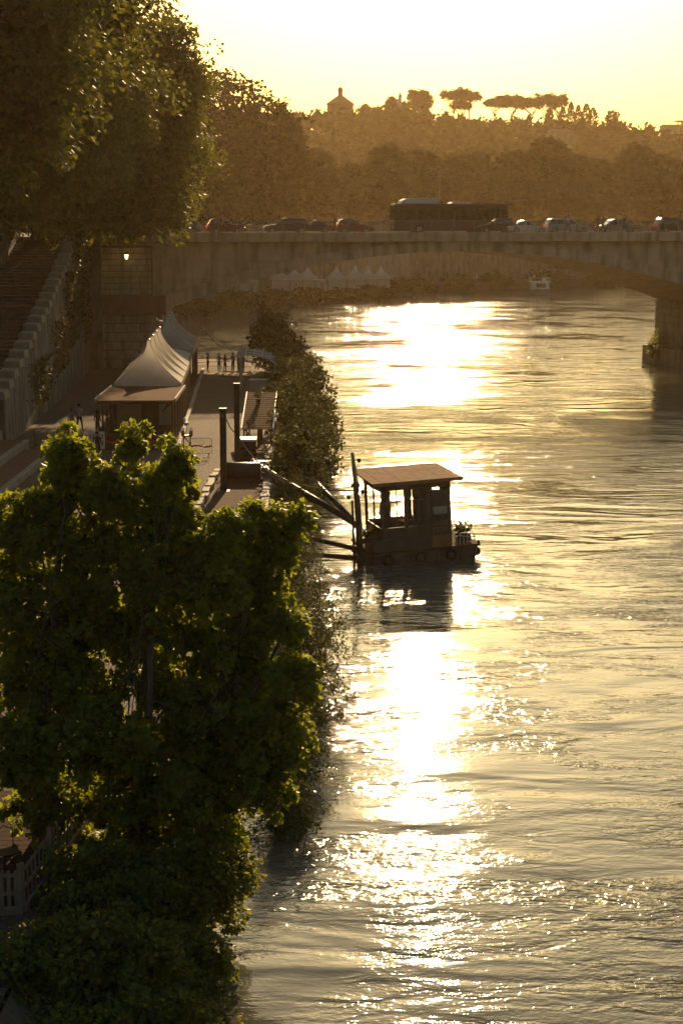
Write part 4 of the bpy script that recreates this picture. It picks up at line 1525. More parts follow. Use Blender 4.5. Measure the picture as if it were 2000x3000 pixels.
mb = MB()
mb.box((0, -4.85, 2.82), (4.6, .1, .14))
mb.build('front_beam', 'wood_dark', ver)
# stone kerb on the river side of the deck
dk = empty('deck_kerb', (-10.1, 110, Q), 0, 'pale kerb stones along the river side of the veranda and tents', 'kerb', world=True)
dk['kind'] = 'thing'
yy = 103.0
while yy < 158:
    L = random.uniform(1.6, 2.3)
    mb = MB()
    mb.box((-10.02 - .054 * (yy - 104) + random.uniform(-.03, .03), yy + L / 2, Q + .14), (.26, L - .04, .30), rz=.054)
    mb.build('kerb_stone', 'coping', dk, bevel=.03)
    yy += L


# ------------------------------------------------------------------ crowd barriers
def barrier(label, loc, rz, width=2.3, tape=True):
    root = empty('crowd_barrier', loc, rz, label, 'barrier', 'steel crowd barriers')
    mb = MB()
    h = 1.1
    mb.tube([(-width / 2, 0, .18), (-width / 2, 0, h - .1), (-width / 2 + .1, 0, h), (width / 2 - .1, 0, h), (width / 2, 0, h - .1), (width / 2, 0, .18), (-width / 2, 0, .18)], .022, 6, False)
    mb.build('frame', 'dark_steel', root)
    n = int(width / .13)
    for k in range(1, n):
        mb = MB()
        mb.tube([(-width / 2 + width * k / n, 0, .18), (-width / 2 + width * k / n, 0, h)], .009, 5)
        mb.build('bar', 'dark_steel', root)
    for s_ in (-1, 1):
        mb = MB()
        mb.tube([(s_ * (width / 2 - .2), -.3, 0.012), (s_ * (width / 2 - .2), 0, .19), (s_ * (width / 2 - .2), .3, 0.012)], .02, 5)
        mb.build('foot', 'dark_steel', root)
    if tape:
        mb = MB()
        m = 10
        vs, fs = [], []
        for i in range(m + 1):
            x = -width / 2 + width * i / m
            z = .62 + .05 * math.sin(i * 1.3)
            vs += [(x, -.035, z - .05), (x, -.035, z + .05), (x, -.025, z + .05), (x, -.025, z - .05)]
        for i in range(m):
            b = 4 * i
            fs += [(b, b + 4, b + 5, b + 1), (b + 2, b + 6, b + 7, b + 3), (b + 1, b + 5, b + 6, b + 2), (b + 3, b + 7, b + 4, b)]
        mb.add(vs, fs)
        mb.build('tape', 'red_tape', root)
    return root


barrier('steel barrier with red tape standing alone to the river side of the veranda', (-8.75, 100.2, Q), .02, 2.2)
barrier('steel barrier with red tape across the river end of the veranda front', (-11.3, 102.45, Q), .03, 2.2)
barrier('steel barrier with red tape across the middle of the veranda front', (-13.55, 102.4, Q), .0, 2.1)
barrier('bare steel barrier beside the back tents, in front of the group of people', (-11.9, 152.0, Q), -.03, 2.5, False)
barrier('steel barrier with red tape between the bare barrier and the pergola', (-9.3, 151.6, Q), -.05, 2.5)
# notice board on the veranda corner
nb_ = empty('notice_board', (-14.75, 102.2, Q), 0, 'white board with rows of small panels at the veranda corner', 'sign')
mb = MB()
mb.box((0, 0, .72), (1.0, .05, 1.05))
mb.build('board', 'white_paint', nb_)
for k in range(2):
    for j in range(5):
        mb = MB()
        mb.box((-.36 + .18 * j, -.03, .95 - .42 * k), (.11, .012, .26))
        mb.build('panel', 'shirt_grey', nb_)
for s_ in (-1, 1):
    mb = MB()
    mb.box((s_ * .42, .02, .35), (.05, .04, .7))
    mb.build('leg', 'wood_dark', nb_)


# ------------------------------------------------------------------ seagulls
def gull(label, loc, rz, s_=1.0):
    root = empty('seagull', loc, rz, label, 'bird')
    mb = MB()
    pts = [(-.30, 0, .26), (-.2, 0, .25), (-.05, 0, .24), (.08, 0, .27), (.15, 0, .34), (.18, 0, .42), (.22, 0, .45), (.27, 0, .44)]
    mb.tube([tuple(c * s_ for c in p) for p in pts], [r_ * s_ for r_ in (.015, .05, .09, .085, .05, .045, .045, .015)], 8)
    mb.build('body', 'bird_white', root, True)
    mb = MB()
    mb.tube([(.26 * s_, 0, .44 * s_), (.34 * s_, 0, .42 * s_)], [.015 * s_, .004 * s_], 5)
    mb.build('beak', 'plaster', root)
    for y in (-1, 1):
        mb = MB()
        mb.tube([(.08 * s_, y * .075 * s_, .29 * s_), (-.12 * s_, y * .085 * s_, .27 * s_), (-.36 * s_, y * .03 * s_, .25 * s_)], [.03 * s_, .05 * s_, .008 * s_], 6)
        mb.build('wing', 'bird_grey', root, True)
        mb = MB()
        mb.tube([(.0, y * .03 * s_, 0), (.0, y * .03 * s_, .18 * s_)], .008 * s_, 4)
        mb.build('leg', 'plaster', root)


gull('gull standing on the peak of the fourth tent', (-13.75, 129.5, Q + 3.08 + 2.75 + .2), 2.6, 1.15)


# ------------------------------------------------------------------ people
def skin_body(pose):
    """continuous body from a joint skeleton (Skin + Subdivision), feet at z=0, facing -Y, 1.75 m"""
    st = pose.get('stride', 0.0)
    ar = pose.get('arm', 0.0)
    el = pose.get('elbow', .1)
    J = {'pelvis': (0, 0, .95, .135), 'waist': (0, 0, 1.08, .125), 'chest': (0, -.01, 1.30, .155), 'neckb': (0, 0, 1.46, .07), 'neck': (0, -.01, 1.53, .055), 'head': (0, -.02, 1.63, .092), 'crown': (0, -.01, 1.70, .075)}
    E_ = [('pelvis', 'waist'), ('waist', 'chest'), ('chest', 'neckb'), ('neckb', 'neck'), ('neck', 'head'), ('head', 'crown')]
    for s_, sg in (('l', -1), ('r', 1)):
        f = st * sg
        J['hip' + s_] = (sg * .09, 0, .88, .10)
        J['knee' + s_] = (sg * .10, -.16 * f - .03 * abs(f), .50, .066)
        J['ank' + s_] = (sg * .10, -.30 * f + (.10 if f < 0 else 0), .09 + (.05 if f < 0 else 0), .043)
        J['toe' + s_] = (sg * .115, -.30 * f - .17 + (.10 if f < 0 else 0), .04, .038)
        J['sh' + s_] = (sg * .185, 0, 1.42, .068)
        J['elb' + s_] = (sg * .24, .14 * f + .04 - ar * .2, 1.15, .045)
        J['wri' + s_] = (sg * .25, .14 * f - el - ar * .2, .93 + el * .5, .030)
        J['palm' + s_] = (sg * .25, .14 * f - el - .03 - ar * .2, .86 + el * .5, .032)
        E_ += [('pelvis', 'hip' + s_), ('hip' + s_, 'knee' + s_), ('knee' + s_, 'ank' + s_), ('ank' + s_, 'toe' + s_), ('neckb', 'sh' + s_), ('sh' + s_, 'elb' + s_), ('elb' + s_, 'wri' + s_), ('wri' + s_, 'palm' + s_)]
    names = list(J)
    me = bpy.data.meshes.new('figure')
    me.from_pydata([J[k][:3] for k in names], [(names.index(a), names.index(b)) for a, b in E_], [])
    o = bpy.data.objects.new('figure', me)
    C.objects.link(o)
    md = o.modifiers.new('skin', 'SKIN')
    for i, k in enumerate(names):
        me.skin_vertices[0].data[i].radius = (J[k][3], J[k][3] * (.8 if k in ('chest', 'waist', 'pelvis') else 1))
    me.skin_vertices[0].data[0].use_root = True
    sb = o.modifiers.new('sub', 'SUBSURF')
    sb.levels = sb.render_levels = 1
    dg = bpy.context.evaluated_depsgraph_get()
    out = bpy.data.meshes.new_from_object(o.evaluated_get(dg))
    bpy.data.objects.remove(o)
    # fingers: five tapered prongs on each palm
    V = [tuple(v.co) for v in out.vertices]
    F = [tuple(p.vertices) for p in out.polygons]
    mb = MB()
    mb.add(V, F)
    for s_, sg in (('l', -1), ('r', 1)):
        x, y, z, _ = J['palm' + s_]
        for k, ln in enumerate((.07, .08, .085, .075)):
            yy_ = y - .03 + .02 * k
            mb.tube([(x, yy_, z - .01), (x - sg * .004, yy_ - .004, z - .01 - ln * .55), (x - sg * .018, yy_ - .01, z - .01 - ln)], [.009, .008, .006], 4)
        mb.tube([(x, y - .03, z + .02), (x - sg * .01, y - .06, z - .01), (x - sg * .015, y - .065, z - .035)], [.010, .009, .006], 4)
    # nose
    mb.tube([(0, -.105, 1.645), (0, -.128, 1.615), (0, -.10, 1.605)], [.008, .012, .008], 4)
    bpy.data.meshes.remove(out)
    return mb


POSE = {'stand': skin_body({}), 'walk': skin_body({'stride': 1.0}), 'chat': skin_body({'arm': .3, 'elbow': .28}), 'walk2': skin_body({'stride': -.8, 'elbow': .2})}
PGRP = {}


def person(label, loc, rz, pose, shirt, pants, hair, group=None, height=1.75, sleeves=True, long_hair=False, bag=None):
    root = empty('person', loc, rz, label, 'person', group)
    root.scale = (height / 1.75,) * 3
    src = POSE[pose]
    mb = MB()
    mb.v, mb.f = list(src.v), list(src.f)
    mats = ['skin', shirt, pants, 'shoe']
    for f in mb.f:
        z = sum(mb.v[i][2] for i in f) / len(f)
        ax = abs(sum(mb.v[i][0] for i in f) / len(f))
        m_ = 0
        if z < .075:
            m_ = 3
        elif z < .97 and ax < .205:
            m_ = 2
        elif z < 1.47 and ax < .2:
            m_ = 1
        elif z > (1.22 if sleeves else 1.0) and z < 1.5 and ax >= .2:
            m_ = 1
        elif z < .97 and ax < .22:
            m_ = 2
        mb.m.append(m_)
    mb.build('body', mats, root, True)
    hb = MB()
    hb.lathe((0, .005, 0), [(.085, 1.60), (.108, 1.66), (.10, 1.72), (.065, 1.765), (.015, 1.78)], 10)
    hb.v = [(x, y if y > -.02 else y * .82 - .004, z if y > -.05 else max(z, 1.665)) for x, y, z in hb.v]
    if long_hair:
        hb.tube([(0, .06, 1.68), (0, .085, 1.55), (0, .09, 1.42)], [.085, .08, .05], 8)
    hb.build('hair', hair, root, True)
    if bag:
        b_ = MB()
        b_.box((0, .19, 1.22), (.30, .17, .42))
        b_.build('backpack', bag, root, bevel=.04)
    return root


person('person in black T-shirt and dark trousers walking past the veranda corner', (-14.05, 97.6, Q), .25, 'walk', 'shirt_black', 'trousers_dark', 'hair_dark', height=1.78)
person('person in white T-shirt walking away along the stair wall', (-17.35, 112.6, Q + .012), 2.9, 'walk2', 'shirt_white', 'trousers_dark', 'hair_dark', height=1.82)
person('person in pale shirt with a backpack walking close behind the one in white', (-17.5, 110.6, Q + .012), 3.1, 'walk', 'shirt_grey', 'trousers_dark', 'hair_dark', bag='shirt_grey')
person('person in dark clothes with long hair by the inner side of the veranda', (-15.75, 109.8, Q + .012), 2.7, 'stand', 'shirt_black', 'trousers_dark', 'hair_dark', long_hair=True, height=1.7, sleeves=True)
GRP = 'people gathered on the quay by the bridge'
for x, y, sh, pn, hr, rz_, lab in [(-12.35, 158.0, 'shirt_black', 'trousers_dark', 'hair_dark', 1.6, 'person in black standing apart at the tent side of the group'),
                                   (-11.35, 158.6, 'shirt_grey', 'trousers_dark', 'hair_brown', .6, 'person in grey among the group behind the barriers, next to the one apart'),
                                   (-10.75, 157.9, 'shirt_red', 'trousers_dark', 'hair_dark', 2.6, 'person in dark red at the centre of the group'),
                                   (-10.05, 158.3, 'shirt_tan', 'trousers_blue', 'hair_brown', -.6, 'person in tan shirt beside the one in dark red'),
                                   (-9.5, 157.4, 'shirt_black', 'trousers_dark', 'hair_brown', -1.4, 'person in black at the pergola side of the group'),
                                   (-9.1, 158.2, 'shirt_blue', 'trousers_dark', 'hair_dark', -2.2, 'person in blue half hidden at the back of the group')]:
    person(lab, (x, y, Q), rz_, random.choice(['stand', 'chat']), sh, pn, hr, GRP, random.uniform(1.66, 1.84))
BRG = 'people walking on the bridge'
for u, v, sh, hr, lab in [(6.0, 1.6, 'shirt_red', 'hair_dark', 'walker in red on the bridge beside the small red car'), (6.7, 1.9, 'shirt_tan', 'hair_brown', 'walker in tan on the bridge beside the one in red'),
                          (8.3, 1.5, 'shirt_grey', 'hair_dark', 'walker in grey on the bridge near the bonnet of the small red car'), (3.9, 1.8, 'shirt_black', 'hair_dark', 'walker in black on the bridge beside the grey hatchback'),
                          (17.6, 1.7, 'shirt_red', 'hair_brown', 'walker in red on the bridge behind the dark red car'),
                          (41.2, 1.6, 'shirt_white', 'hair_dark', 'walker in white on the bridge beside the silver estate car'), (44.3, 1.5, 'shirt_red', 'hair_dark', 'walker in dark red on the bridge between two silver cars'),
                          (45.0, 1.9, 'shirt_blue', 'hair_dark', 'walker in blue on the bridge between two silver cars'), (47.2, 1.7, 'shirt_black', 'hair_dark', 'walker in black on the bridge in front of the last silver car'),
                          (51.1, 1.6, 'shirt_tan', 'hair_brown', 'walker in tan on the bridge behind the dark off-road car')]:
    person(lab, BP(u, v, 14.6), random.choice([1.7, -1.4]), random.choice(['walk', 'walk2']), sh, 'trousers_dark', hr, BRG, random.uniform(1.62, 1.82))

# kick scooter against the stair wall
sc = empty('kick_scooter', (-19.0, 104.0, Q + .012), 1.2, 'dark kick scooter parked at the foot of the stair wall', 'scooter')
mb = MB()
mb.box((0, 0, .12), (.7, .14, .05))
mb.build('deck', 'dark_steel', sc)
mb = MB()
mb.tube([(.36, 0, .12), (.44, 0, .5), (.40, 0, 1.12)], .028, 6)
mb.build('stem', 'dark_steel', sc)
mb = MB()
mb.tube([(.40, -.24, 1.12), (.40, .24, 1.12)], .02, 6)
mb.build('handlebar', 'dark_steel', sc)
for x in (-.38, .46):
    mb = MB()
    mb.tube([(x, -.025, .11), (x, .025, .11)], .11, 12)
    mb.build('wheel', 'tyre', sc)


# ------------------------------------------------------------------ mooring posts, drum, planks, kiosk, pergola
def ipost(label, loc, h, wd=.3):
    root = empty('steel_post', loc, 0, label, 'post', 'steel mooring posts on the quay')
    mb = MB()
    mb.box((0, -wd / 2, h / 2), (wd, .035, h))
    mb.box((0, wd / 2, h / 2), (wd, .035, h))
    mb.box((0, 0, h / 2), (.04, wd - .036, h))
    mb.build('column', 'dark_steel', root)
    mb = MB()
    mb.box((0, 0, h + .03), (wd + .06, wd + .06, .06))
    mb.build('cap_plate', 'rust_steel', root)
    mb = MB()
    mb.box((0, 0, .03), (wd + .3, wd + .3, .06))
    mb.build('base_plate', 'rust_steel', root)
    mb = MB()
    mb.tube([(-.05, -.2, h - .35), (.0, -.26, h - .3), (.05, -.2, h - .35)], .03, 6)
    mb.build('eye', 'rust_steel', root)
    return root


ipost('nearer dark steel mooring post with a cable from its head', (-6.05, 86.8, Q), 4.25, .32)
ipost('taller dark steel mooring post in front of the plank-roofed kiosk', (-5.85, 95.2, Q), 4.75, .30)
# small lamp post beside the tall post
lp = empty('bollard_lamp', (-6.15, 98.2, Q), 0, 'thin post with a small bright lamp beside the taller mooring post', 'lamp')
mb = MB()
mb.tube([(0, 0, 0), (0, 0, 2.45)], .04, 6)
mb.build('pole', 'dark_steel', lp)
mb = MB()
mb.lathe((0, 0, 2.45), [(.05, 0), (.10, .06), (.10, .16), (.03, .24)], 8)
mb.build('lamp_head', 'white_paint', lp)

# drum
dr = empty('steel_drum', (-5.1, 90.4, Q), 0, 'dark horizontal steel drum between the mooring posts', 'drum')
mb = MB()
mb.tube([(-1.05, 0, .52), (-1.0, 0, .52), (.75, 0, .52), (.8, 0, .52)], [.44, .5, .5, .44], 18)
mb.build('drum', 'dark_steel', dr, True)
for x in (-.7, .45):
    mb = MB()
    mb.box((x, 0, .1), (.14, .9, .2))
    mb.build('cradle', 'rust_steel', dr)
# equipment rack beside the drum
eq = empty('equipment_rack', (-4.35, 91.3, Q), 0, 'low open metal rack beside the drum', 'rack')
for z in (.3, .62, .95):
    mb = MB()
    mb.box((.1, 0, z), (.95, .6, .05))
    mb.build('shelf', 'rust_steel', eq)
for x in (-.36, .56):
    for y in (-.27, .27):
        mb = MB()
        mb.box((x, y, .5), (.06, .06, 1.0))
        mb.build('leg', 'dark_steel', eq)
# stack of boards
sb = empty('board_stack', (-5.35, 97.0, Q), .05, 'tall stack of boards with a white top behind the taller mooring post', 'boards')
for k in range(12):
    mb = MB()
    mb.box((random.uniform(-.05, .05), random.uniform(-.05, .05), .08 + .125 * k), (1.0, 1.5, .10), rz=random.uniform(-.04, .04))
    mb.build('board', 'deck_wood' if k < 11 else 'white_paint', sb)

# kiosk with the sloping plank roof
ki = empty('plank_kiosk', (-5.15, 107.1, Q), .012, 'long narrow kiosk with a sloping reddish plank roof on the river edge', 'kiosk')
for k in range(34):
    t = (k + .5) / 34
    mb = MB()
    mb.box((0, -4.1 + 8.2 * t, 1.30 + 1.40 * t + .012 * (k % 2)), (1.86, .232, .05), rx=.17)
    mb.build('roof_plank', 'wood_plank', ki)
for sx in (-1, 1):
    mb = MB()
    mb.box((sx * .965, 0, 2.02), (.07, 8.35, .14), rx=.17)
    mb.build('fascia', 'white_paint', ki)
    for sy, h in ((-3.8, 1.30), (0, 1.95), (3.8, 2.55)):
        mb = MB()
        mb.box((sx * .82, sy, h / 2), (.10, .10, h))
        mb.build('post', 'wood_dark', ki)
    mb = MB()
    mb.box((sx * .60, -3.8, 1.05), (.06, .06, .62), ry=sx * .8)
    mb.build('brace', 'wood_dark', ki)
mb = MB()
mb.box((.05, -1.0, .7), (.32, .32, 1.4))
mb.build('centre_pillar', 'wood_dark', ki)
mb = MB()
mb.box((0, -.2, .03), (2.1, 8.4, .06))
mb.build('floor', 'deck_wood', ki)
pl = empty('potted_plant', (-5.3, 108.6, 4.2), 0, 'small dark plant in a pot on the kiosk roof', 'plant')
mb = MB()
mb.lathe((0, 0, 0), [(.10, -.15), (.15, .25), (.17, .27), (.13, .28)], 10)
mb.build('pot', 'shutter', pl)
n = 90
p = rng.normal(0, .14, (n, 3)) + np.array([0, 0, .55])
V, F = leaf_mesh(p, p - np.array([0, 0, .4]), rng.uniform(.1, .2, n), SHAPE4, F4, .5, .1)
npmesh('foliage', V, F, 'leaf_shrub', pl)

# timber deck at the river edge below the kiosk
td = empty('timber_deck', (-5.2, 88, Q), 0, 'reddish timber deck at the river edge beneath the mooring arms', 'deck')
for k in range(40):
    mb = MB()
    y = -11 + .52 * k
    mb.box((-.05 + (cope(88 + y) + 3.9) * .5, y, .03), (2.5 + (cope(88 + y) + 3.9), .49, .05))
    mb.build('deck_board', 'deck_wood', td)

# pergola of pale metal
pe = empty('pergola', (-7.0, 143.5, Q), .03, 'pale metal pergola frame with curved rafters on the quay', 'pergola')
for sx, h in ((-1, 2.75), (1, 2.15)):
    for k in range(4):
        mb = MB()
        mb.box((sx * 1.45, -3.3 + 2.2 * k, h / 2), (.11, .11, h))
        mb.build('post', 'galvanised', pe)
    mb = MB()
    mb.box((sx * 1.45, 0, h + .05), (.10, 7.0, .10))
    mb.build('beam', 'galvanised', pe)
for k in range(9):
    y = -3.4 + .85 * k
    mb = MB()
    mb.tube([(-1.75, y, 2.85), (-.9, y, 3.0), (0, y, 2.92), (.9, y, 2.66), (1.45, y, 2.3), (1.75, y, 1.95)], .04, 6)
    mb.build('rafter', 'white_paint' if k in (0, 3, 6) else 'galvanised', pe)
for k in range(4):
    x, z = [(-1.0, 3.02), (-.3, 3.0), (.4, 2.88), (1.05, 2.62)][k]
    mb = MB()
    mb.box((x, 0, z), (.05, 7.0, .05))
    mb.build('purlin', 'galvanised', pe)
for k in range(6):
    mb = MB()
    mb.box((-1.45, -3.0 + k * .45, .9), (.05, .05, 1.8))
    mb.build('upright', 'galvanised', pe)
ct = empty('counter_cabinet', (-6.6, 140.6, Q), 0, 'low pale cabinet standing inside the pergola', 'cabinet')
mb = MB()
mb.box((0, 0, .45), (1.9, .8, .9))
mb.build('cabinet_body', 'cream_panel', ct)
mb = MB()
mb.box((0, 0, .93), (2.0, .9, .06))
mb.build('worktop', 'white_paint', ct)
# descending ramp rail past the group
rr = empty('ramp_railing', (-12, 164, Q), 0, 'sloping handrail of the ramp behind the group of people', 'railing', world=True)
for off_ in (0, .45):
    mb = MB()
    mb.tube([(-15.0, 160.5, Q + 1.1 - off_), (-8.0, 167.5, Q + .9 - off_)], .03, 6)
    mb.build('rail', 'dark_steel', rr)
for k in range(7):
    t = k / 6
    mb = MB()
    mb.tube([(-15 + 7 * t, 160.5 + 7 * t, Q), (-15 + 7 * t, 160.5 + 7 * t, Q + 1.1 - .2 * t)], .03, 6)
    mb.build('post', 'dark_steel', rr)
# string of festoon bulbs from tents to pergola
fs_ = empty('festoon_cable', (-10, 150, 5), 0, 'festoon cable strung from the back tents to the pergola', 'cable', world=True)
pts = []
for k in range(21):
    t = k / 20
    pts.append((-13.5 + 5.2 * t, 161 - 16 * t, 6.6 - 1.6 * t - 1.0 * math.sin(math.pi * t)))
mb = MB()
mb.tube(pts, .015, 4)
mb.build('cable', 'dark_steel', fs_)
for k in range(1, 20):
    mb = MB()
    mb.lathe((pts[k][0], pts[k][1], pts[k][2] - .14), [(.02, 0), (.06, .04), (.06, .09), (.02, .14)], 6)
    mb.build('bulb', 'white_paint', fs_)

# lattice lamp mast with gull
lm = empty('lattice_mast', (-7.1, 78.0, Q), .1, 'slim steel lattice mast with twin floodlights, behind the maples', 'mast')
H_ = 3.95
for sx in (-1, 1):
    for sy in (-1, 1):
        mb = MB()
        mb.tube([(sx * .15, sy * .15, 0), (sx * .15, sy * .15, H_)], .022, 5)
        mb.build('chord', 'dark_steel', lm)
for k in range(11):
    z0, z1 = k * H_ / 11, (k + 1) * H_ / 11
    s_ = 1 if k % 2 else -1
    mb = MB()
    mb.tube([(-.15 * s_, -.15, z0), (.15 * s_, -.15, z1)], .012, 4)
    mb.tube([(-.15 * s_, .15, z0), (.15 * s_, .15, z1)], .012, 4)
    mb.tube([(-.15, -.15 * s_, z0), (-.15, .15 * s_, z1)], .012, 4)
    mb.tube([(.15, -.15 * s_, z0), (.15, .15 * s_, z1)], .012, 4)
    mb.build('lacing', 'dark_steel', lm)
mb = MB()
mb.box((0, 0, H_ + .03), (.46, .46, .06))
mb.build('top_plate', 'dark_steel', lm)
for s_ in (-1, 1):
    mb = MB()
    mb.box((s_ * .19, .05, H_ + .2), (.16, .34, .26), rx=.3)
    mb.build('floodlight', 'galvanised', lm)
mb = MB()
mb.box((0, 0, .8), (.42, .42, .5))
mb.build('control_box', 'dark_steel', lm)
gull('gull standing on the lattice mast between the floodlights', (-7.15, 78.0, Q + H_ + .32), 1.9, 1.1)

# lanterns
def lantern(label, loc, pole_h, lit, arm=False):
    root = empty('street_lantern', loc, 0, label, 'lamp', 'old street lanterns')
    mb = MB()
    if arm:
        mb.tube([(0, 1.0, pole_h + .2), (0, .5, pole_h + .75), (0, 0, pole_h + .62)], .025, 6)
    else:
        mb.tube([(0, 0, -.1), (0, 0, .5), (0, 0, pole_h)], [.08, .05, .035], 8)
    mb.build('bracket' if arm else 'pole', 'dark_steel', root)
    mb = MB()
    mb.lathe((0, 0, pole_h), [(.10, 0), (.19, .42)], 6)
    mb.build('glass', 'lamp_glow' if lit else 'white_paint', root)
    mb = MB()
    mb.lathe((0, 0, pole_h + .42), [(.22, 0), (.12, .12), (.05, .16), (.02, .28)], 6)
    mb.build('cap', 'dark_steel', root)
    mb = MB()
    for k in range(6):
        a = k * math.pi / 3
        mb.tube([(.105 * math.cos(a), .105 * math.sin(a), pole_h), (.195 * math.cos(a), .195 * math.sin(a), pole_h + .42)], .012, 4)
    mb.build('glazing_bars', 'dark_steel', root)


lantern('glowing old lantern on a bracket against the bridge abutment', (-20.2, 162.3, 12.0), 0.2, True, True)
lantern('old lantern on a thin pole at the edge of the staircase', (-23.95, 150.0, stair_z(150)), 13.75 - stair_z(150), False)

# ------------------------------------------------------------------ houseboat
hb_ = empty('houseboat', (3.55, 79.3, 0), .24, 'small moored houseboat with a tilted sheet roof and open window frames', 'houseboat')
hb_.rotation_euler = (R(0.0), R(-2.6), .24)
hb_.scale = (.87, .92, .98)
X0, X1, Y0, Y1 = -3.0, 2.85, -2.0, 2.0
mb = MB()
mb.hexa([(X0 + .1, Y0, -.6), (X1 - .35, Y0, -.6), (X1 - .35, Y1, -.6), (X0 + .1, Y1, -.6), (X0, Y0 - .02, .62), (X1, Y0 - .02, .62), (X1, Y1 + .02, .62), (X0, Y1 + .02, .62)])
hull = mb.build('hull', 'hull_paint', hb_, bevel=.08)
mb = MB()
mb.box(((X0 + X1) / 2, 0, .68), (X1 - X0 + .16, Y1 - Y0 + .2, .1))
mb.build('deck', 'deck_wood', hb_)
mb = MB()
mb.tube([(X1 + .02, Y0 + .3, .3), (X1 + .02, Y1 - .3, .3)], .2, 10)
mb.build('fender', 'tyre', hb_)
for k in range(4):
    mb = MB()
    mb.box((X0 + .9 + 1.35 * k, Y0 - .06, .3), (.1, .08, .62))
    mb.build('hull_rib', 'hull_paint', hb_)
# cabin
cx0, cx1, cy0, cy1 = -2.35, 1.45, -1.75, 1.55
zf, zt = .73, 3.85
for x in (cx0, -1.35 + .45, .15 - .28, .75 - .15, cx1):
    pass
posts = [cx0, -1.02, .16, .52, cx1]
for y in (cy0, cy1):
    for i, x in enumerate(posts):
        if i == 3:
            continue
        mb = MB()
        wd = {0: .13, 1: .17, 2: .20, 4: .14}[i]
        mb.box((x + (wd / 2 if i == 0 else -wd / 2 if i == 4 else 0), y, (zf + zt) / 2), (wd, .14, zt - zf))
        mb.build('corner_post' if i in (0, 4) else 'mullion', 'cabin_board', hb_)
    mb = MB()
    mb.box(((cx0 + cx1) / 2, y, zt - .1), (cx1 - cx0, .16, .34))
    mb.build('lintel', 'cabin_board', hb_)
    # lower boards, one by one
    n = 14
    for k in range(n):
        if y > 0 and k % 2:
            continue
        wd = (cx1 - cx0) / n * (1 if y < 0 else 2)
        hh = 1.0 if (k * (cx1 - cx0) / n + cx0) < .1 else 1.3
        mb = MB()
        mb.box((cx0 + (k + .5) * (cx1 - cx0) / n if y < 0 else cx0 + (k + 1) * (cx1 - cx0) / n, y + (.01 if k % 2 else 0), zf + hh / 2), (wd - .012, .07, hh))
        mb.build('wall_board', 'cabin_board', hb_)
mb = MB()
mb.box((-.60 + 1.42, cy0 - .01, 2.72), (1.02, .05, 1.35))
w3 = mb.build('window', 'glass_dark', hb_)
mb = MB()
for dz_ in (-.68, .68):
    mb.box((.82, cy0 - .03, 2.72 + dz_), (1.12, .06, .08))
for dx_ in (-.52, .52):
    mb.box((.82 + dx_, cy0 - .03, 2.72), (.08, .06, 1.28))
mb.build('window_frame', 'wood_dark', hb_)
mb = MB()
mb.box((.85, cy0 - .038, 2.45), (.75, .01, .35))
mb.build('notice_sheet', 'cream_panel', hb_)
# back window pane and side walls
for x, nm in ((cx0 + .04, 'side_wall'), (cx1 - .04, 'side_wall')):
    mb = MB()
    mb.box((x, (cy0 + cy1) / 2, zf + .5), (.07, cy1 - cy0 - .16, 1.0))
    mb.box((x, (cy0 + cy1) / 2, zt - .15), (.07, cy1 - cy0 - .16, .4))
    mb.box((x, cy0 + 1.6, (zf + zt) / 2), (.068, .12, zt - zf - .02))
    if x > 0:
        mb.box((x, cy0 + .9, (zf + zt) / 2), (.066, 1.6, zt - zf - .04))
    mb.build(nm, 'cabin_board', hb_)
mb = MB()
mb.box((.85, cy1, 2.6), (1.0, .06, 1.5))
mb.build('back_panel', 'cabin_board', hb_)
for x in (-1.66, -.42):
    mb = MB()
    mb.box((x, cy0, 1.76), (1.05, .10, .07))
    mb.build('window_sill', 'cabin_board', hb_)
    mb = MB()
    mb.box((x, cy0 + .02, 3.02), (1.0, .05, .05))
    mb.build('glazing_bar', 'cabin_board', hb_)
# sheet roof in separate strips, almost level
for k in range(9):
    xa = cx0 - .62 + k * .545
    mb = MB()
    ya_, yb_ = cy0 - .55, cy1 + .35
    za_, zb_ = 3.98 + .006 * (k % 2), 4.12 + .006 * (k % 2)
    mb.hexa([(xa, ya_, za_), (xa + .535, ya_, za_), (xa + .535, yb_, zb_), (xa, yb_, zb_), (xa, ya_, za_ + .06), (xa + .535, ya_, za_ + .06), (xa + .535, yb_, zb_ + .06), (xa, yb_, zb_ + .06)])
    mb.build('roof_sheet', 'roof_sheet', hb_)
mb = MB()
mb.box(((cx0 + cx1) / 2 - .02, cy0 - .57, 3.96), (4.95, .05, .17))
mb.build('roof_fascia', 'roof_sheet', hb_)
for y, z in ((cy0 + .1, 3.98), (cy1 - .1, 4.08)):
    mb = MB()
    mb.box(((cx0 + cx1) / 2, y, z - .09), (cx1 - cx0 + .9, .1, .14))
    mb.build('roof_beam', 'wood_dark', hb_)
# bulwark plates along the near side
for k in range(4):
    mb = MB()
    xa = X0 + .05 + 1.08 * k
    mb.box((xa + .53, Y0 - .02, 1.0), (1.05, .05, .56))
    mb.build('bulwark_plate', 'hull_paint' if k < 3 else 'roof_sheet', hb_)
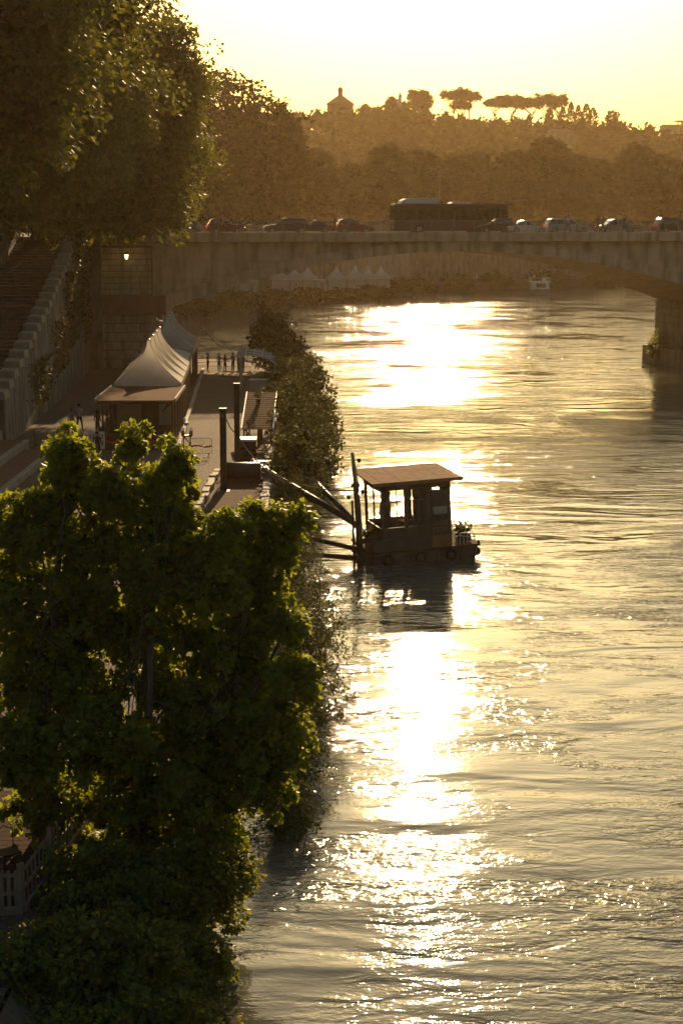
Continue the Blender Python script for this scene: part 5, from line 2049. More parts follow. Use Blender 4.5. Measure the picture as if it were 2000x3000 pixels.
# panes, tyre fenders, flower boxes and rope
for x, wd in ((-1.64, 1.02), (-.42, .94)):
    mb = MB()
    mb.box((x, cy0 + .03, 2.74), (wd, .012, 1.9))
    wp = mb.build('window_pane', 'glass_clear', hb_)
    mb = MB()
    mb.box((x + .12, cy0 + .01, 2.74), (.05, .05, 1.86))
    mb.build('glazing_bar', 'cabin_board', hb_)
for x in (-2.2, -.4, 1.3):
    mb = MB()
    for k in range(14):
        a0_, a1_ = 2 * math.pi * k / 14, 2 * math.pi * (k + 1) / 14
        mb.tube([(x + .24 * math.cos(a0_), Y0 - .14, .32 + .24 * math.sin(a0_)), (x + .24 * math.cos(a1_), Y0 - .14, .32 + .24 * math.sin(a1_))], .075, 7)
    mb.build('tyre_fender', 'tyre', hb_, True)
    mb = MB()
    mb.tube([(x, Y0 - .1, .55), (x + .03, Y0 - .08, .75)], .018, 5)
    mb.build('fender_rope', 'chalk', hb_)
mb = MB()
for k in range(3):
    mb.lathe((X0 + .45, Y0 + .5, .74 + .06 * k), [(.20, 0), (.24, .03), (.20, .06)], 12)
mb.build('rope_coil', 'chalk', hb_)
# stern rail: thin curved tubes
for y in (Y0 + .05, -.7, .6, Y1 - .1):
    mb = MB()
    mb.tube([(1.6, y, 2.35), (1.95, y, 2.25), (2.25, y, 1.75), (2.5, y, 1.45), (2.75, y, .75)], .018, 5)
    mb.build('rail_hoop', 'white_paint', hb_)
for z, x in ((2.3, 1.75), (1.85, 2.2), (1.45, 2.5), (1.05, 2.65)):
    mb = MB()
    mb.tube([(x, Y0 + .05, z), (x, Y1 - .1, z)], .016, 5)
    mb.build('rail', 'white_paint', hb_)
for k in range(6):
    mb = MB()
    mb.tube([(1.65 + .2 * k, Y0 + .02, .74), (1.65 + .2 * k, Y0 + .02, 1.15 + .1 * (k % 2))], .016, 5)
    mb.build('stanchion', 'white_paint', hb_)
mb = MB()
mb.tube([(1.55, Y0 + .02, 1.2), (2.75, Y0 + .02, 1.05)], .02, 5)
mb.build('rail', 'white_paint', hb_)
mb = MB()
mb.lathe((X1 + .1, Y0 + .25, .66), [(.06, 0), (.09, .1), (.05, .2)], 8)
mb.build('mooring_bitt', 'dark_steel', hb_)
# furniture seen through the frames: folded parasol, table, bench
fur = empty('folded_parasol', (2.0, 79.2, .8), 0, 'folded parasol standing inside the houseboat, seen through its first opening', 'parasol')
mb = MB()
mb.lathe((0, 0, 0), [(.16, 1.0), (.24, 1.25), (.17, 1.9), (.09, 2.4), (.03, 2.55)], 10)
mb.build('canopy', 'shirt_grey', fur, True)
mb = MB()
mb.tube([(0, 0, -.02), (0, 0, 1.1)], .025, 6)
mb.build('pole', 'dark_steel', fur)
for px_, py_, lab in ((1.3, 78.2, 'plant in a box at the quay end of the houseboat deck'), (5.75, 79.6, 'plant in a box at the railed end of the houseboat deck')):
    fb = empty('planter', (px_, py_, .82), .24, lab, 'plant', 'planters on the houseboat')
    mb = MB()
    mb.box((0, 0, .12), (.7, .26, .24))
    mb.build('box', 'wood_dark', fb)
    n = 160
    p = np.stack([rng.uniform(-.32, .32, n), rng.normal(0, .1, n), .24 + np.abs(rng.normal(0, .24, n))], -1)
    V, F = leaf_mesh(p, rng.normal(0, .4, (n, 3)) + np.array([0, 0, .7]), rng.uniform(.10, .2, n), SHAPE4, F4, .5, .1)
    npmesh('foliage', V, F, 'leaf_shrub', fb)
tb = empty('deck_table', (3.3, 80.0, .8), .3, 'small table standing inside the houseboat', 'table')
mb = MB()
mb.box((0, 0, .78), (1.1, .6, .04))
mb.build('table_top', 'wood_plank', tb)
for sx in (-1, 1):
    for sy in (-1, 1):
        mb = MB()
        mb.box((sx * .48, sy * .24, .38), (.05, .05, .76))
        mb.build('leg', 'wood_dark', tb)
# graffiti on the third panel
def graffiti(txt, x, z, s_):
    cu = bpy.data.curves.new('graffiti', 'FONT')
    cu.body = txt
    cu.size = s_
    cu.extrude = .002
    cu.shear = .25
    cu.space_character = .95
    o_ = bpy.data.objects.new('graffiti', cu)
    C.objects.link(o_)
    dg = bpy.context.evaluated_depsgraph_get()
    me = bpy.data.meshes.new_from_object(o_.evaluated_get(dg))
    bpy.data.objects.remove(o_)
    me.materials.clear()
    me.materials.append(M['chalk'])
    o_ = bpy.data.objects.new('graffiti', me)
    C.objects.link(o_)
    o_.parent = hb_
    o_.location = (x, cy0 - .06, z)
    o_.rotation_euler = (R(90), R(-2), 0)


graffiti('ANOK', .38, 1.72, .30)
graffiti('ETON', .36, 1.42, .30)

# mooring mast at the boat's near end
mm = empty('mooring_mast', (.95, 77.2, -1), 0, 'leaning timber mast at the quay end of the houseboat, hung with wires', 'mast')
mb = MB()
mb.tube([(-.02, 0, 0), (-.16, 0, 3.0), (-.30, 0, 4.85)], [.17, .15, .14], 10)
mb.build('lower_pole', 'wood_dark', mm, True)
mb = MB()
mb.tube([(-.27, .02, 4.5), (-.46, .02, 6.2)], [.10, .08], 8)
mb.build('upper_pole', 'coping', mm, True)
mb = MB()
mb.box((-.30, -.05, 4.7), (.42, .14, .16))
mb.build('cross_cap', 'wood_dark', mm)
for k, (dx, z) in enumerate(((.12, 4.45), (-.52, 4.2), (-.05, 5.9))):
    mb = MB()
    mb.lathe((dx - .1, -.05, z - .15), [(.03, 0), (.09, .06), (.09, .16), (.03, .2)], 8)
    mb.build('pulley', 'dark_steel', mm)
mb = MB()
mb.tube([(-.36, 0, 1.0), (-.40, 0, 2.4), (-.46, 0, 4.0)], .06, 6)
mb.build('ladder_rail', 'dark_steel', mm)


def arm(label, a, b, r_, mat='dark_steel'):
    root = empty('mooring_tube', a, 0, label, 'beam', 'mooring arms between quay and houseboat', world=True)
    mb_ = MB()
    mb_.tube([a, b], r_, 12)
    mb_.build('tube', mat, root, True)
    d = (Vector(b) - Vector(a)).normalized()
    for p_, s_ in ((Vector(a), 1), (Vector(b), -1)):
        mb_ = MB()
        mb_.tube([p_ + d * s_ * .05, p_ + d * s_ * .22], r_ * 1.5, 12)
        mb_.build('flange', 'rust_steel', root)
    mb_ = MB()
    m_ = (Vector(a) + Vector(b)) / 2
    mb_.tube([m_ - d * .06, m_ + d * .06], r_ * 1.25, 12)
    mb_.build('sleeve', 'rust_steel', root)


arm('thick upper steel mooring arm from the taller post to the houseboat mast', (-4.9, 93.4, 2.5), (.75, 77.8, 1.75), .15)
arm('second upper steel mooring arm crossing the bank behind the thick one', (-3.2, 100.5, 2.05), (.72, 78.2, 1.7), .13)
arm('lower steel mooring arm from beneath the treetops to the houseboat', (-4.4, 76.5, 2.1), (.7, 77.0, .75), .11)
arm('lowest steel mooring arm ending at the foot of the mast', (-4.1, 71.5, 1.9), (.75, 76.8, .35), .12)


def cable(label, pts_, sag, r_=.025):
    root = empty('mooring_cable', pts_[0], 0, label, 'cable', 'mooring cables', world=True)
    pp_ = []
    for a, b in zip(pts_[:-1], pts_[1:]):
        for k in range(8):
            t = k / 8
            pp_.append(tuple(a[i] * (1 - t) + b[i] * t - (sag * 4 * t * (1 - t) if i == 2 else 0) for i in range(3)))
    pp_.append(pts_[-1])
    mb_ = MB()
    mb_.tube(pp_, r_, 5)
    mb_.build('wire', 'tyre', root)


cable('slack cable from the nearer post past the taller post down to the houseboat mast', [(-6.0, 86.8, 6.0), (-5.9, 94.8, 4.0), (-3.6, 88, 2.6), (.6, 77.6, 3.4)], .25, .03)
cable('thin wire from mast head to houseboat eave', [(.5, 77.2, 5.0), (1.4, 78.3, 3.6)], .5, .012)
cable('thin wire from mast shoulder to the first cabin post', [(.68, 77.2, 3.75), (1.6, 77.7, 3.3)], .45, .012)
cable('thin taut wire from mast head back to the bank', [(.45, 77.2, 5.0), (-2.6, 92, 3.0)], .12, .012)
cable('thin wire sloping from mast shoulder into the bank shrubs', [(.6, 77.2, 3.6), (-2.2, 88, 2.6)], .15, .012)

# ------------------------------------------------------------------ picket fence and platform in the near corner
pf = empty('picket_fence', (-6.4, 32.5, Q), 0, 'white picket fence round the brown platform in the near corner', 'fence', world=True)
def fence_run(a, b, n, posts_):
    a, b = Vector(a), Vector(b)
    ang = math.atan2(b.y - a.y, b.x - a.x)
    for k in range(n):
        p = a + (b - a) * ((k + .5) / n)
        mb_ = MB()
        h = .78 + random.uniform(-.02, .02)
        poly = [(-.038, 0), (.038, 0), (.038, h - .05), (0, h), (-.038, h - .05)]
        ca, sa = math.cos(ang), math.sin(ang)
        mb_.prism(poly, lambda x, z: (p.x + ca * x + sa * .011, p.y + sa * x - ca * .011, Q + .12 + z), lambda x, z: (p.x + ca * x - sa * .011, p.y + sa * x + ca * .011, Q + .12 + z))
        mb_.build('picket', 'fence_paint', pf)
    for z in (.28, .66):
        mb_ = MB()
        m_ = (a + b) / 2
        mb_.box((m_.x - math.sin(ang) * .04, m_.y + math.cos(ang) * .04, Q + .12 + z), ((b - a).length, .035, .07), rz=ang)
        mb_.build('fence_rail', 'fence_paint', pf)
    for k in range(posts_ + 1):
        p = a + (b - a) * (k / posts_)
        mb_ = MB()
        mb_.box((p.x, p.y, Q + .5), (.09, .09, 1.05), rz=ang)
        mb_.build('fence_post', 'fence_paint', pf)
    mb_ = MB()
    m_ = (a + b) / 2
    mb_.box((m_.x + math.sin(ang) * .06, m_.y - math.cos(ang) * .06, Q + .06), ((b - a).length + .1, .05, .2), rz=ang)
    mb_.build('fence_base', 'fence_paint', pf)


fence_run((-6.38, 32.4, 0), (-5.75, 38.6, 0), 22, 3)
fence_run((-8.6, 31.9, 0), (-6.42, 32.35, 0), 16, 1)
tp = empty('timber_platform', (-8.2, 36, Q), 0, 'brown timber platform inside the picket fence', 'platform', world=True)
for k in range(24):
    mb = MB()
    mb.box((-8.6, 32.6 + .28 * k, Q + .16), (4.2 + .02 * k, .265, .06), rz=.05)
    mb.build('deck_board', 'platform_wood', tp)
mb = MB()
mb.box((-8.6, 35.8, Q + .06), (4.0, 6.4, .12))
mb.build('frame', 'wood_dark', tp)
gc = empty('garden_chair', (-6.95, 34.0, Q + .2), .6, 'thin dark metal chair on the brown platform behind the fence', 'chair')
mb = MB()
mb.box((0, 0, .45), (.42, .42, .03))
mb.build('seat', 'dark_steel', gc)
for sx in (-1, 1):
    for sy in (-1, 1):
        mb = MB()
        mb.tube([(sx * .19, sy * .19, 0), (sx * .19, sy * .19, .45)], .012, 5)
        mb.build('leg', 'dark_steel', gc)
mb = MB()
mb.tube([(-.19, .19, .45), (-.19, .22, .85), (0, .24, .95), (.19, .22, .85), (.19, .19, .45)], .012, 5)
mb.build('backrest', 'dark_steel', gc)

# ------------------------------------------------------------------ vehicles on the bridge
def make_car(label, u, v, L, H, paint, facing=1, style='hatch', lights=None, parent_group='cars on the bridge'):
    """car along +X (front), origin at ground centre; side profile lofted across the width"""
    p0 = BP(u, v, 14.47)
    ang = math.atan2(BU.y, BU.x) + (0 if facing > 0 else math.pi)
    root = empty('parked_car' if False else 'car', p0, ang, label, 'car', parent_group)
    W = 1.74 if L < 4.4 else 1.82
    h = L / 2
    belt = H * .60
    if style == 'hatch':
        body = [(-h, .32), (-h + .04, belt * .75), (-h + .12, belt), (-h + .5, belt + .02), (h - 1.25, belt - .02), (h - .35, belt - .16), (h - .08, belt - .30), (h, .45), (h - .06, .24), (-h + .08, .24)]
        cab = [(-h + .10, belt - .02), (-h + .42, H - .10), (-h + .75, H), (h - 2.35, H), (h - 2.0, H - .05), (h - 1.10, belt - .03)]
    elif style == 'saloon':
        body = [(-h, .35), (-h + .03, belt * .85), (-h + .2, belt - .02), (-h + .9, belt + .02), (h - 1.35, belt - .02), (h - .4, belt - .18), (h - .06, belt - .32), (h, .42), (h - .06, .24), (-h + .08, .24)]
        cab = [(-h + .62, belt), (-h + 1.25, H - .06), (-h + 1.6, H), (h - 2.5, H), (h - 2.2, H - .04), (h - 1.2, belt - .03)]
    else:      # suv / estate
        body = [(-h, .4), (-h + .03, belt * .85), (-h + .1, belt), (-h + .5, belt + .03), (h - 1.3, belt), (h - .35, belt - .10), (h - .05, belt - .26), (h, .5), (h - .06, .28), (-h + .08, .28)]
        cab = [(-h + .06, belt), (-h + .30, H - .12), (-h + .55, H), (h - 2.3, H), (h - 2.0, H - .05), (h - 1.15, belt - .02)]
    mb = MB()
    n = len(body)
    secs = [(-W / 2, .90), (-W / 2 + .09, .99), (W / 2 - .09, .99), (W / 2, .90)]
    vs, fs = [], []
    zmid = (belt + .24) / 2
    for y, s_ in secs:
        for x, z in body:
            vs.append((x * (s_ * .02 + .98), y, zmid + (z - zmid) * (s_ if s_ < .95 else 1)))
    for a in range(3):
        for i in range(n):
            j = (i + 1) % n
            fs.append((a * n + i, a * n + j, (a + 1) * n + j, (a + 1) * n + i))
    fs.append(tuple(range(n)))
    fs.append(tuple(range(4 * n - 1, 3 * n - 1, -1)))
    mb.add(vs, fs)
    mb.build('body', paint, root, bevel=.03)
    # cabin: painted pillars/roof with dark glass panels slightly proud
    mb = MB()
    m = len(cab)
    vs = []
    for sy in (-1, 1):
        for x, z in cab:
            k = (z - belt) / (H - belt)
            vs.append((x, sy * (W / 2 - .08 - .17 * max(k, 0)), z))
    fs = [tuple(range(m)), tuple(range(2 * m - 1, m - 1, -1))] + [(i, i + m, (i + 1) % m + m, (i + 1) % m) for i in range(m)]
    mb.add(vs, fs)
    mb.build('cabin', paint, root, bevel=.03)

    def side_pt(x, z, sy, pr_=.012):
        k = (z - belt) / (H - belt)
        return (x, sy * (W / 2 - .08 - .17 * max(k, 0) + pr_), z)
    zl, zh = belt + .05, H - .13
    xr0 = np.interp(zl, [cab[0][1], cab[1][1]], [cab[0][0], cab[1][0]]) + .12
    xr1 = np.interp(zh, [cab[0][1], cab[1][1]], [cab[0][0], cab[1][0]]) + .12
    xf0 = np.interp(zl, [cab[5][1], cab[4][1]], [cab[5][0], cab[4][0]]) - .14
    xf1 = np.interp(zh, [cab[5][1], cab[4][1]], [cab[5][0], cab[4][0]]) - .12
    xm = (xr0 + xf0) / 2
    for sy in (-1, 1):
        for (a0_, a1_, b0_, b1_) in ((xr0, xr1, xm - .05, xm - .05), (xm + .05, xm + .05, xf0, xf1)):
            mb = MB()
            q8 = [side_pt(a0_, zl, sy, .014), side_pt(b0_, zl, sy, .014), side_pt(b1_, zh, sy, .014), side_pt(a1_, zh, sy, .014)]
            q8b = [side_pt(a0_, zl, sy, -.01), side_pt(b0_, zl, sy, -.01), side_pt(b1_, zh, sy, -.01), side_pt(a1_, zh, sy, -.01)]
            mb.hexa(q8 + q8b)
            mb.build('side_window', 'glass_dark', root)
        mb = MB()
        mb.box((xf0 + .05, sy * (W / 2 + .06), belt + .06), (.12, .14, .12))
        mb.build('mirror', paint, root)
    for (p_, q_, s_) in ((cab[5], cab[4], 1), (cab[0], cab[1], -1)):
        mb = MB()
        d = Vector((q_[0] - p_[0], 0, q_[1] - p_[1]))
        a = Vector((p_[0], 0, p_[1])) + d * .10
        b = Vector((p_[0], 0, p_[1])) + d * .92
        nn = Vector((d.z, 0, -d.x)).normalized() * (.012 if s_ > 0 else -.012)
        k = .55
        mb.hexa([(a.x + nn.x, -W / 2 + .16, a.z + nn.z), (a.x + nn.x, W / 2 - .16, a.z + nn.z), (b.x + nn.x, W / 2 - .30, b.z + nn.z), (b.x + nn.x, -W / 2 + .30, b.z + nn.z),
                 (a.x - nn.x, -W / 2 + .16, a.z - nn.z), (a.x - nn.x, W / 2 - .16, a.z - nn.z), (b.x - nn.x, W / 2 - .30, b.z - nn.z), (b.x - nn.x, -W / 2 + .30, b.z - nn.z)])
        mb.build('windscreen' if s_ > 0 else 'rear_window', 'glass_dark', root)
    for x in (-h + .78, h - .82):
        for sy in (-1, 1):
            mb = MB()
            mb.tube([(x, sy * (W / 2 - .20), .32), (x, sy * (W / 2 + .012), .32)], .32, 16)
            wh = mb.build('wheel', 'tyre', root)
            mb = MB()
            mb.tube([(x, sy * (W / 2 + .0), .32), (x, sy * (W / 2 + .022), .32)], .20, 12)
            mb.build('rim', 'galvanised', wh)
    for sy in (-1, 1):
        mb = MB()
        mb.box((h - .12, sy * (W / 2 - .30), belt - .30), (.16, .34, .14))
        mb.build('headlight', 'head_lamp' if lights == 'on' else 'white_paint', root)
        mb = MB()
        mb.box((-h + .03, sy * (W / 2 - .24), belt - .14), (.10, .28, .18))
        mb.build('tail_light', 'tail_lamp', root)
    return root


make_car('small silver-grey hatchback on the bridge, half behind the leaning plane tree', 3.0, 4.6, 3.9, 1.48, 'car_silver', -1, 'hatch')
make_car('small red hatchback on the bridge with its headlights on', 7.45, 4.6, 3.8, 1.52, 'car_red', 1, 'hatch', 'on')
make_car('dark estate car on the bridge with a bright bonnet edge', 13.4, 4.6, 4.5, 1.60, 'car_dark', -1, 'suv')
make_car('low dark car beyond the dark estate car on the far lane of the bridge', 17.9, 11.5, 4.0, 1.42, 'car_navy', -1, 'saloon')
make_car('small dark red car on the bridge ahead of the bus', 20.3, 4.6, 3.8, 1.50, 'car_red', 1, 'hatch')
make_car('dark people carrier on the bridge at the tail of the bus', 35.0, 5.0, 3.9, 1.58, 'car_dark', -1, 'suv')
make_car('low white saloon on the bridge between the dark people carrier and a silver estate', 37.9, 3.9, 4.2, 1.36, 'car_white', 1, 'saloon')
make_car('silver estate car on the bridge in front of the low white saloon', 42.3, 4.4, 4.6, 1.56, 'car_silver', 1, 'suv')
make_car('grey saloon on the bridge with walkers behind it', 47.9, 4.6, 4.5, 1.48, 'car_grey', 1, 'saloon')
make_car('dark off-road car on the bridge at the picture edge', 54.0, 4.6, 4.4, 1.62, 'car_dark', 1, 'suv')

# city bus
bus = empty('city_bus', BP(31.25, 8.2, 14.47), math.atan2(BU.y, BU.x), 'long red city bus with pale roof pods crossing the bridge', 'bus')
BL, BWd = 12.0, 2.5
mb = MB()
mb.box((0, 0, .85), (BL, BWd, 1.1))
mb.build('lower_body', 'bus_red', bus, bevel=.08)
mb = MB()
mb.box((0, 0, 2.83), (BL - .06, BWd - .06, .42))
mb.build('roof_panel', 'bus_red', bus, bevel=.12)
mb = MB()
mb.box((0, 0, 2.63), (BL - .02, BWd, .12))
mb.build('cornice_band', 'shutter', bus)
nw = 11
for sy in (-1, 1):
    for k in range(nw + 1):
        x = -BL / 2 + .10 + (BL - .2) * k / nw
        mb = MB()
        mb.box((x, sy * (BWd / 2 - .05), 1.98), (.16 if k not in (2, 6, 10) else .34, .09, 1.2))
        mb.build('window_pillar', 'shutter', bus)
    for k in range(nw):
        x = -BL / 2 + .10 + (BL - .2) * (k + .5) / nw
        mb = MB()
        mb.box((x, sy * (BWd / 2 - .045), 1.98), ((BL - .2) / nw - .12, .02, 1.2))
        mb.build('window', 'glass_bus', bus)
for s_ in (-1, 1):
    mb = MB()
    mb.box((s_ * (BL / 2 - .05), 0, 1.98), (.04, BWd - .2, 1.2))
    mb.build('windscreen' if s_ < 0 else 'rear_window', 'glass_bus', bus)
for k in range(8):
    for sy in (-1, 1):
        mb = MB()
        x = -BL / 2 + 1.8 + 1.15 * k
        mb.box((x, sy * .72, 1.25), (.12, .85, .6))
        mb.build('seat', 'shirt_blue', bus)
mb = MB()
pod = [(-5.3, 3.0), (-5.15, 3.35), (-4.7, 3.55), (-1.9, 3.6), (-1.55, 3.45), (-1.45, 3.0)]
mb.prism(pod, lambda x, z: (x, -1.0, z), lambda x, z: (x, 1.0, z))
mb.build('roof_pod', 'white_paint', bus, bevel=.06)
mb = MB()
pod = [(-.2, 3.0), (.2, 3.22), (2.0, 3.24), (2.3, 3.0)]
mb.prism(pod, lambda x, z: (x, -.9, z), lambda x, z: (x, .9, z))
mb.build('roof_pod', 'white_paint', bus, bevel=.04)
for x in (-3.4, 2.6):
    for sy in (-1, 1):
        mb = MB()
        mb.tube([(x, sy * (BWd / 2 - .28), .48), (x, sy * (BWd / 2 + .01), .48)], .48, 18)
        wh = mb.build('wheel', 'tyre', bus)
        mb = MB()
        mb.tube([(x, sy * (BWd / 2), .48), (x, sy * (BWd / 2 + .03), .48)], .26, 12)
        mb.build('rim', 'galvanised', wh)
for sy in (-1, 1):
    mb = MB()
    mb.box((-BL / 2 - .02, sy * .85, .62), (.08, .4, .2))
    mb.build('headlight', 'white_paint', bus)
mb = MB()
mb.box((-BL / 2 - .01, 0, 2.72), (.05, 1.5, .24))
mb.build('destination_panel', 'glass_dark', bus)

# ------------------------------------------------------------------ beyond the bridge
mp_ = empty('mooring_pile', (-26.9, 318, -.5), 0, 'pale timber pile standing in the dark water under the arch', 'pile')
mb = MB()
mb.tube([(0, 0, 0), (0, 0, 2.8)], [.34, .30], 10)
mb.build('shaft', 'coping', mp_)
mb = MB()
mb.lathe((0, 0, 2.8), [(.36, 0), (.36, .1), (.1, .25)], 10)
mb.build('cap', 'galvanised', mp_)
FTG = 'far white tents under the bridge arch'
for i, (x, y, hw, lab) in enumerate([(-12.6, 352, 2.0, 'first of the low far tents seen under the arch'), (-9.6, 353, 1.6, 'second of the low far tents seen under the arch'), (-6.9, 354, 2.0, 'third low far tent, with the steepest peak of its group'),
                                     (-1.1, 355, 2.0, 'first peaked tent of the far row of four'), (2.9, 356, 2.0, 'second peaked tent of the far row of four'), (5.6, 358, 1.7, 'third peaked tent of the far row of four'), (8.3, 361, 1.8, 'last peaked tent of the far row of four')]):
    make_tent('far_tent', lab, (x, y, Q), hw, 4.6, 2.3, .4, True, .1, FTG, [(0, -1, 'cream_panel'), (1, 0, 'cream_panel'), (-1, 0, 'cream_panel')])
for i, (x, y, w_, h_, lab) in enumerate([(-18.5, 344, 3.4, 2.2, 'pale cabin at the waterside left of the far tents'), (-4.3, 350, 2.2, 2.3, 'pale cabin between the two groups of far tents')]):
    cb = empty('site_cabin', (x, y, Q), .1, lab, 'cabin', 'pale cabins by the far tents')
    mb = MB()
    mb.box((0, 0, h_ / 2), (w_, 2.4, h_))
    mb.build('wall', 'cream_panel', cb)
    mb = MB()
    mb.box((0, 0, h_ + .06), (w_ + .2, 2.6, .12))
    mb.build('roof', 'white_paint', cb)
    mb = MB()
    mb.box((.3, -1.22, .95), (.8, .05, 1.9))
    mb.build('door', 'shirt_grey', cb)
# tour boat
bt = empty('tour_boat', (44.3, 384, 0), 0, 'small two-deck tour boat seen head-on beneath the arch', 'boat')
mb = MB()
sec = [(-2.1, .9), (-1.9, -.3), (1.9, -.3), (2.1, .9)]
vs = []
for y, k in ((-5.0, .25), (-3.5, .75), (-1.5, 1), (6, 1)):
    for x, z in sec:
        vs.append((x * k, y, z + (.35 if y < -3 and z > 0 else 0)))
fs = [(0, 1, 2, 3), (15, 14, 13, 12)]
for a in range(3):
    for i in range(4):
        j = (i + 1) % 4
        fs.append((a * 4 + i, (a + 1) * 4 + i, (a + 1) * 4 + j, a * 4 + j))
mb.add(vs, fs)
mb.build('hull', 'shirt_grey', bt)
mb = MB()
mb.box((0, 2, 1.75), (3.6, 6.5, 1.6))
mb.build('cabin', 'white_paint', bt)
mb = MB()
mb.box((0, -1.27, 1.85), (2.1, .06, .9))
mb.build('front_window', 'glass_dark', bt)
mb = MB()
mb.box((0, 2, 2.62), (4.1, 7.0, .12))
mb.build('upper_deck', 'white_paint', bt)
for sx in (-1, 1):
    for k in range(5):
        mb = MB()
        mb.tube([(sx * 2.0, -1.4 + 1.7 * k, 2.65), (sx * 2.0, -1.4 + 1.7 * k, 3.6)], .04, 5)
        mb.build('stanchion', 'white_paint', bt)
    mb = MB()
    mb.tube([(sx * 2.0, -1.4, 3.6), (sx * 2.0, 5.4, 3.6)], .04, 5)
    mb.build('rail', 'white_paint', bt)
mb = MB()
mb.tube([(-2, -1.4, 3.6), (2, -1.4, 3.6)], .04, 5)
mb.build('rail', 'white_paint', bt)
mb = MB()
mb.box((.9, 1.2, 3.1), (.9, .9, .9))
mb.build('wheelhouse', 'white_paint', bt)
mb = MB()
mb.tube([(-.8, 3.5, 2.65), (-.8, 3.5, 5.4)], .05, 6)
mb.build('flagpole', 'galvanised', bt)
BPG = 'passengers on the upper deck of the tour boat'
for dx, dy, sh, lab in [(-1.4, .2, 'shirt_white', 'passenger in white at the rail of the tour boat'), (-.6, 1.4, 'shirt_red', 'passenger in red on the upper deck of the tour boat'), (.3, .4, 'shirt_blue', 'passenger in blue at the bow rail of the tour boat'), (1.4, 2.6, 'shirt_tan', 'passenger in tan behind the wheelhouse of the tour boat')]:
    person(lab, (44.3 + dx, 384 + dy, 2.68), random.uniform(-.5, .5), 'chat', sh, 'trousers_dark', 'hair_dark', BPG)

# far lamp post with twin heads
fl = empty('twin_lamp_post', (22.3, 396, ST), 0, 'tall street lamp with two flat heads rising behind the bus', 'lamp')
mb = MB()
mb.tube([(0, 0, -.2), (0, 0, 13.2)], [.16, .08], 8)
mb.build('pole', 'galvanised', fl)
for s_ in (-1, 1):
    mb = MB()
    mb.tube([(0, 0, 13.0), (s_ * .9, 0, 13.45)], .06, 6)
    mb.build('arm', 'galvanised', fl)
    mb = MB()
    mb.box((s_ * 1.4, 0, 13.5), (1.2, .5, .14), ry=-s_ * .12)
    mb.build('lamp_head', 'white_paint', fl)

# buildings half hidden by trees
def house(name, label, loc, rz, w_, d_, h_, nfl, ncol, roof_h, mat='plaster'):
    root = empty(name, loc, rz, label, 'building')
    mb = MB()
    mb.box((0, 0, h_ / 2), (w_, d_, h_))
    wl = mb.build('wall', mat, root)
    mb = MB()
    mb.hexa([(-w_ / 2 - .7, -d_ / 2 - .7, h_), (w_ / 2 + .7, -d_ / 2 - .7, h_), (w_ / 2 + .7, d_ / 2 + .7, h_), (-w_ / 2 - .7, d_ / 2 + .7, h_), (-w_ / 4, -.3, h_ + roof_h), (w_ / 4, -.3, h_ + roof_h), (w_ / 4, .3, h_ + roof_h), (-w_ / 4, .3, h_ + roof_h)])
    mb.build('roof', 'roof_tile', root)
    mb = MB()
    mb.box((0, 0, h_ - .3), (w_ + .6, d_ + .6, .5))
    mb.build('cornice', 'travertine', root)
    for f in range(nfl):
        for c in range(ncol):
            x = -w_ / 2 + w_ * (c + .5) / ncol
            z = h_ * (f + .5) / nfl
            mb = MB()
            mb.box((x, -d_ / 2 - .01, z), (w_ / ncol * .34, .12, h_ / nfl * .52))
            wn = mb.build('window', 'glass_dark', root)
            mb = MB()
            mb.box((x, -d_ / 2 - .12, z - h_ / nfl * .29), (w_ / ncol * .45, .3, .16))
            mb.build('sill', 'travertine', wn)
    return root


house('villa', 'pale plastered building showing between the boulevard trees above the bus', (36, 545, ST), 0, 14, 12, 19, 4, 4, 2.5)
house('long_house', 'low brown-roofed building hidden in the trees left of the pale one', (20, 500, ST), 0, 20, 10, 13.0, 3, 6, 2.5, 'red_stone')
house('hill_house', 'flat pale house high in the trees below the pine row', (95, 760, float(hill_z(np.array(95.), np.array(760.))) - 4), 0, 12, 9, 11, 2, 4, 1.5)
# building with terraces on the skyline at the right
bb = empty('ridge_building', (185, 950, 55), 0, 'flat-roofed building with a roof pavilion on the skyline at the picture edge', 'building')
mb = MB()
mb.box((0, 0, 6.5), (22, 14, 13))
mb.build('wall', 'plaster', bb)
mb = MB()
mb.box((3, 0, 15.3), (13, 9, .5))
mb.build('pavilion_roof', 'roof_tile', bb)
for x in (-3, 1, 5, 9):
    mb = MB()
    mb.box((x, -3.5, 14.1), (.5, .5, 2.2))
    mb.build('column', 'plaster', bb)
mb = MB()
mb.box((4, 1, 14.0), (8, 5, 2.0))
mb.build('pavilion_wall', 'plaster', bb)
for k in range(6):
    for f in range(3):
        mb = MB()
        mb.box((-9 + 3.6 * k, -7.02, 2.5 + 3.8 * f), (1.4, .12, 1.9))
        mb.build('window', 'glass_dark', bb)
mb = MB()
mb.box((0, 0, 13.1), (22.6, 14.6, .3))
mb.build('parapet', 'travertine', bb)
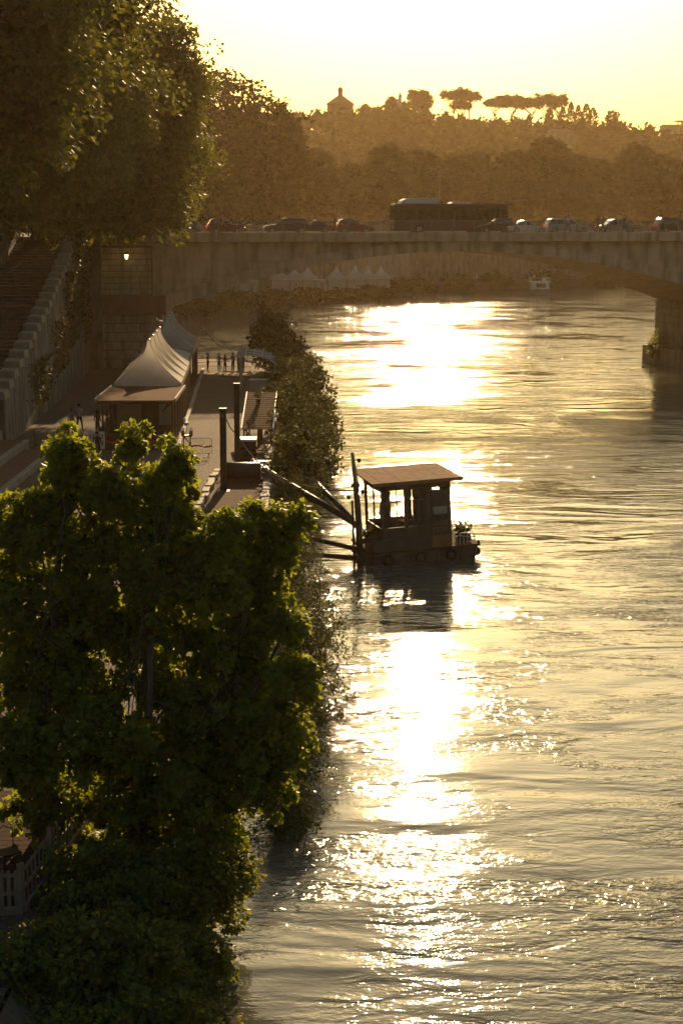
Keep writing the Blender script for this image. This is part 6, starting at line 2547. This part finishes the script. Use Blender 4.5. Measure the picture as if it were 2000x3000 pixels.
# church: broad drum, low conical roof, lantern and cross
ch = empty('hilltop_church', (-.6, 880, 56.0), 0, 'hilltop church with a low tent roof and small domed lantern on the skyline', 'church')
mb = MB()
mb.lathe((0, 0, 0), [(7.1, 0), (7.1, 18.4)], 8)
mb.v = [(x * math.cos(.39) - y * math.sin(.39), x * math.sin(.39) + y * math.cos(.39), z) for x, y, z in mb.v]
mb.build('drum', 'red_stone', ch)
mb = MB()
mb.lathe((0, 0, 18.4), [(7.7, 0), (7.7, .35), (7.3, .5), (1.7, 4.3), (1.4, 4.3)], 8)
mb.v = [(x * math.cos(.39) - y * math.sin(.39), x * math.sin(.39) + y * math.cos(.39), z) for x, y, z in mb.v]
mb.build('roof', 'roof_tile', ch)
mb = MB()
mb.lathe((0, 0, 22.6), [(1.35, 0), (1.2, .2), (1.15, 2.7), (1.5, 2.8), (1.5, 3.0)], 8)
ln = mb.build('lantern', 'red_stone', ch)
mb = MB()
mb.lathe((0, 0, 25.6), [(1.35, 0), (1.25, .6), (.85, 1.15), (.3, 1.45), (.12, 1.9)], 10)
mb.build('dome', 'roof_tile', ch, True)
mb = MB()
mb.box((0, 0, 28.4), (.14, .14, 2.0))
mb.box((0, 0, 28.7), (.9, .12, .14))
mb.build('cross', 'dark_steel', ch)
for k in range(8):
    a = k * math.pi / 4
    mb = MB()
    mb.box((6.62 * math.cos(a), 6.62 * math.sin(a), 15.0), (.2, 1.4, 3.0), rz=a)
    mb.build('window', 'glass_dark', ch)
# slender tower
tw = empty('slender_tower', (29.3, 878, 58), 0, 'slender pale beacon tower with a small lantern top beside the pines', 'tower')
mb = MB()
mb.lathe((0, 0, 0), [(2.2, 0), (2.0, 4), (1.35, 4.3), (1.15, 17.5)], 12)
mb.build('shaft', 'white_paint', tw, False)
mb = MB()
mb.lathe((0, 0, 17.5), [(1.7, 0), (1.7, .4), (1.1, .5)], 12)
mb.build('gallery', 'white_paint', tw)
mb = MB()
mb.lathe((0, 0, 18.0), [(.8, 0), (.8, 2.4), (1.05, 2.5), (.7, 3.2), (.25, 3.9), (.08, 5.6)], 10)
mb.build('lantern', 'white_paint', tw)

# ------------------------------------------------------------------ haze: the evening air
hz = MB()
hz.box((60, 650, 45.5), (1300, 1500, 95))
hm = bpy.data.materials.new("haze_air")
hm.use_nodes = True
ht = hm.node_tree
ht.nodes.remove(ht.nodes["Principled BSDF"])
vol = ht.nodes.new("ShaderNodeVolumePrincipled")
vol.inputs["Color"].default_value = (1.0, 0.72, 0.38, 1)
vol.inputs["Density"].default_value = HAZE_DENSITY
vol.inputs["Anisotropy"].default_value = 0.6
ht.links.new(vol.outputs[0], ht.nodes["Material Output"].inputs["Volume"])
MATS["haze_air"] = hm
tag(hz.build('haze', 'haze_air'), 'warm evening haze over the river and hill', 'haze', None, 'stuff')
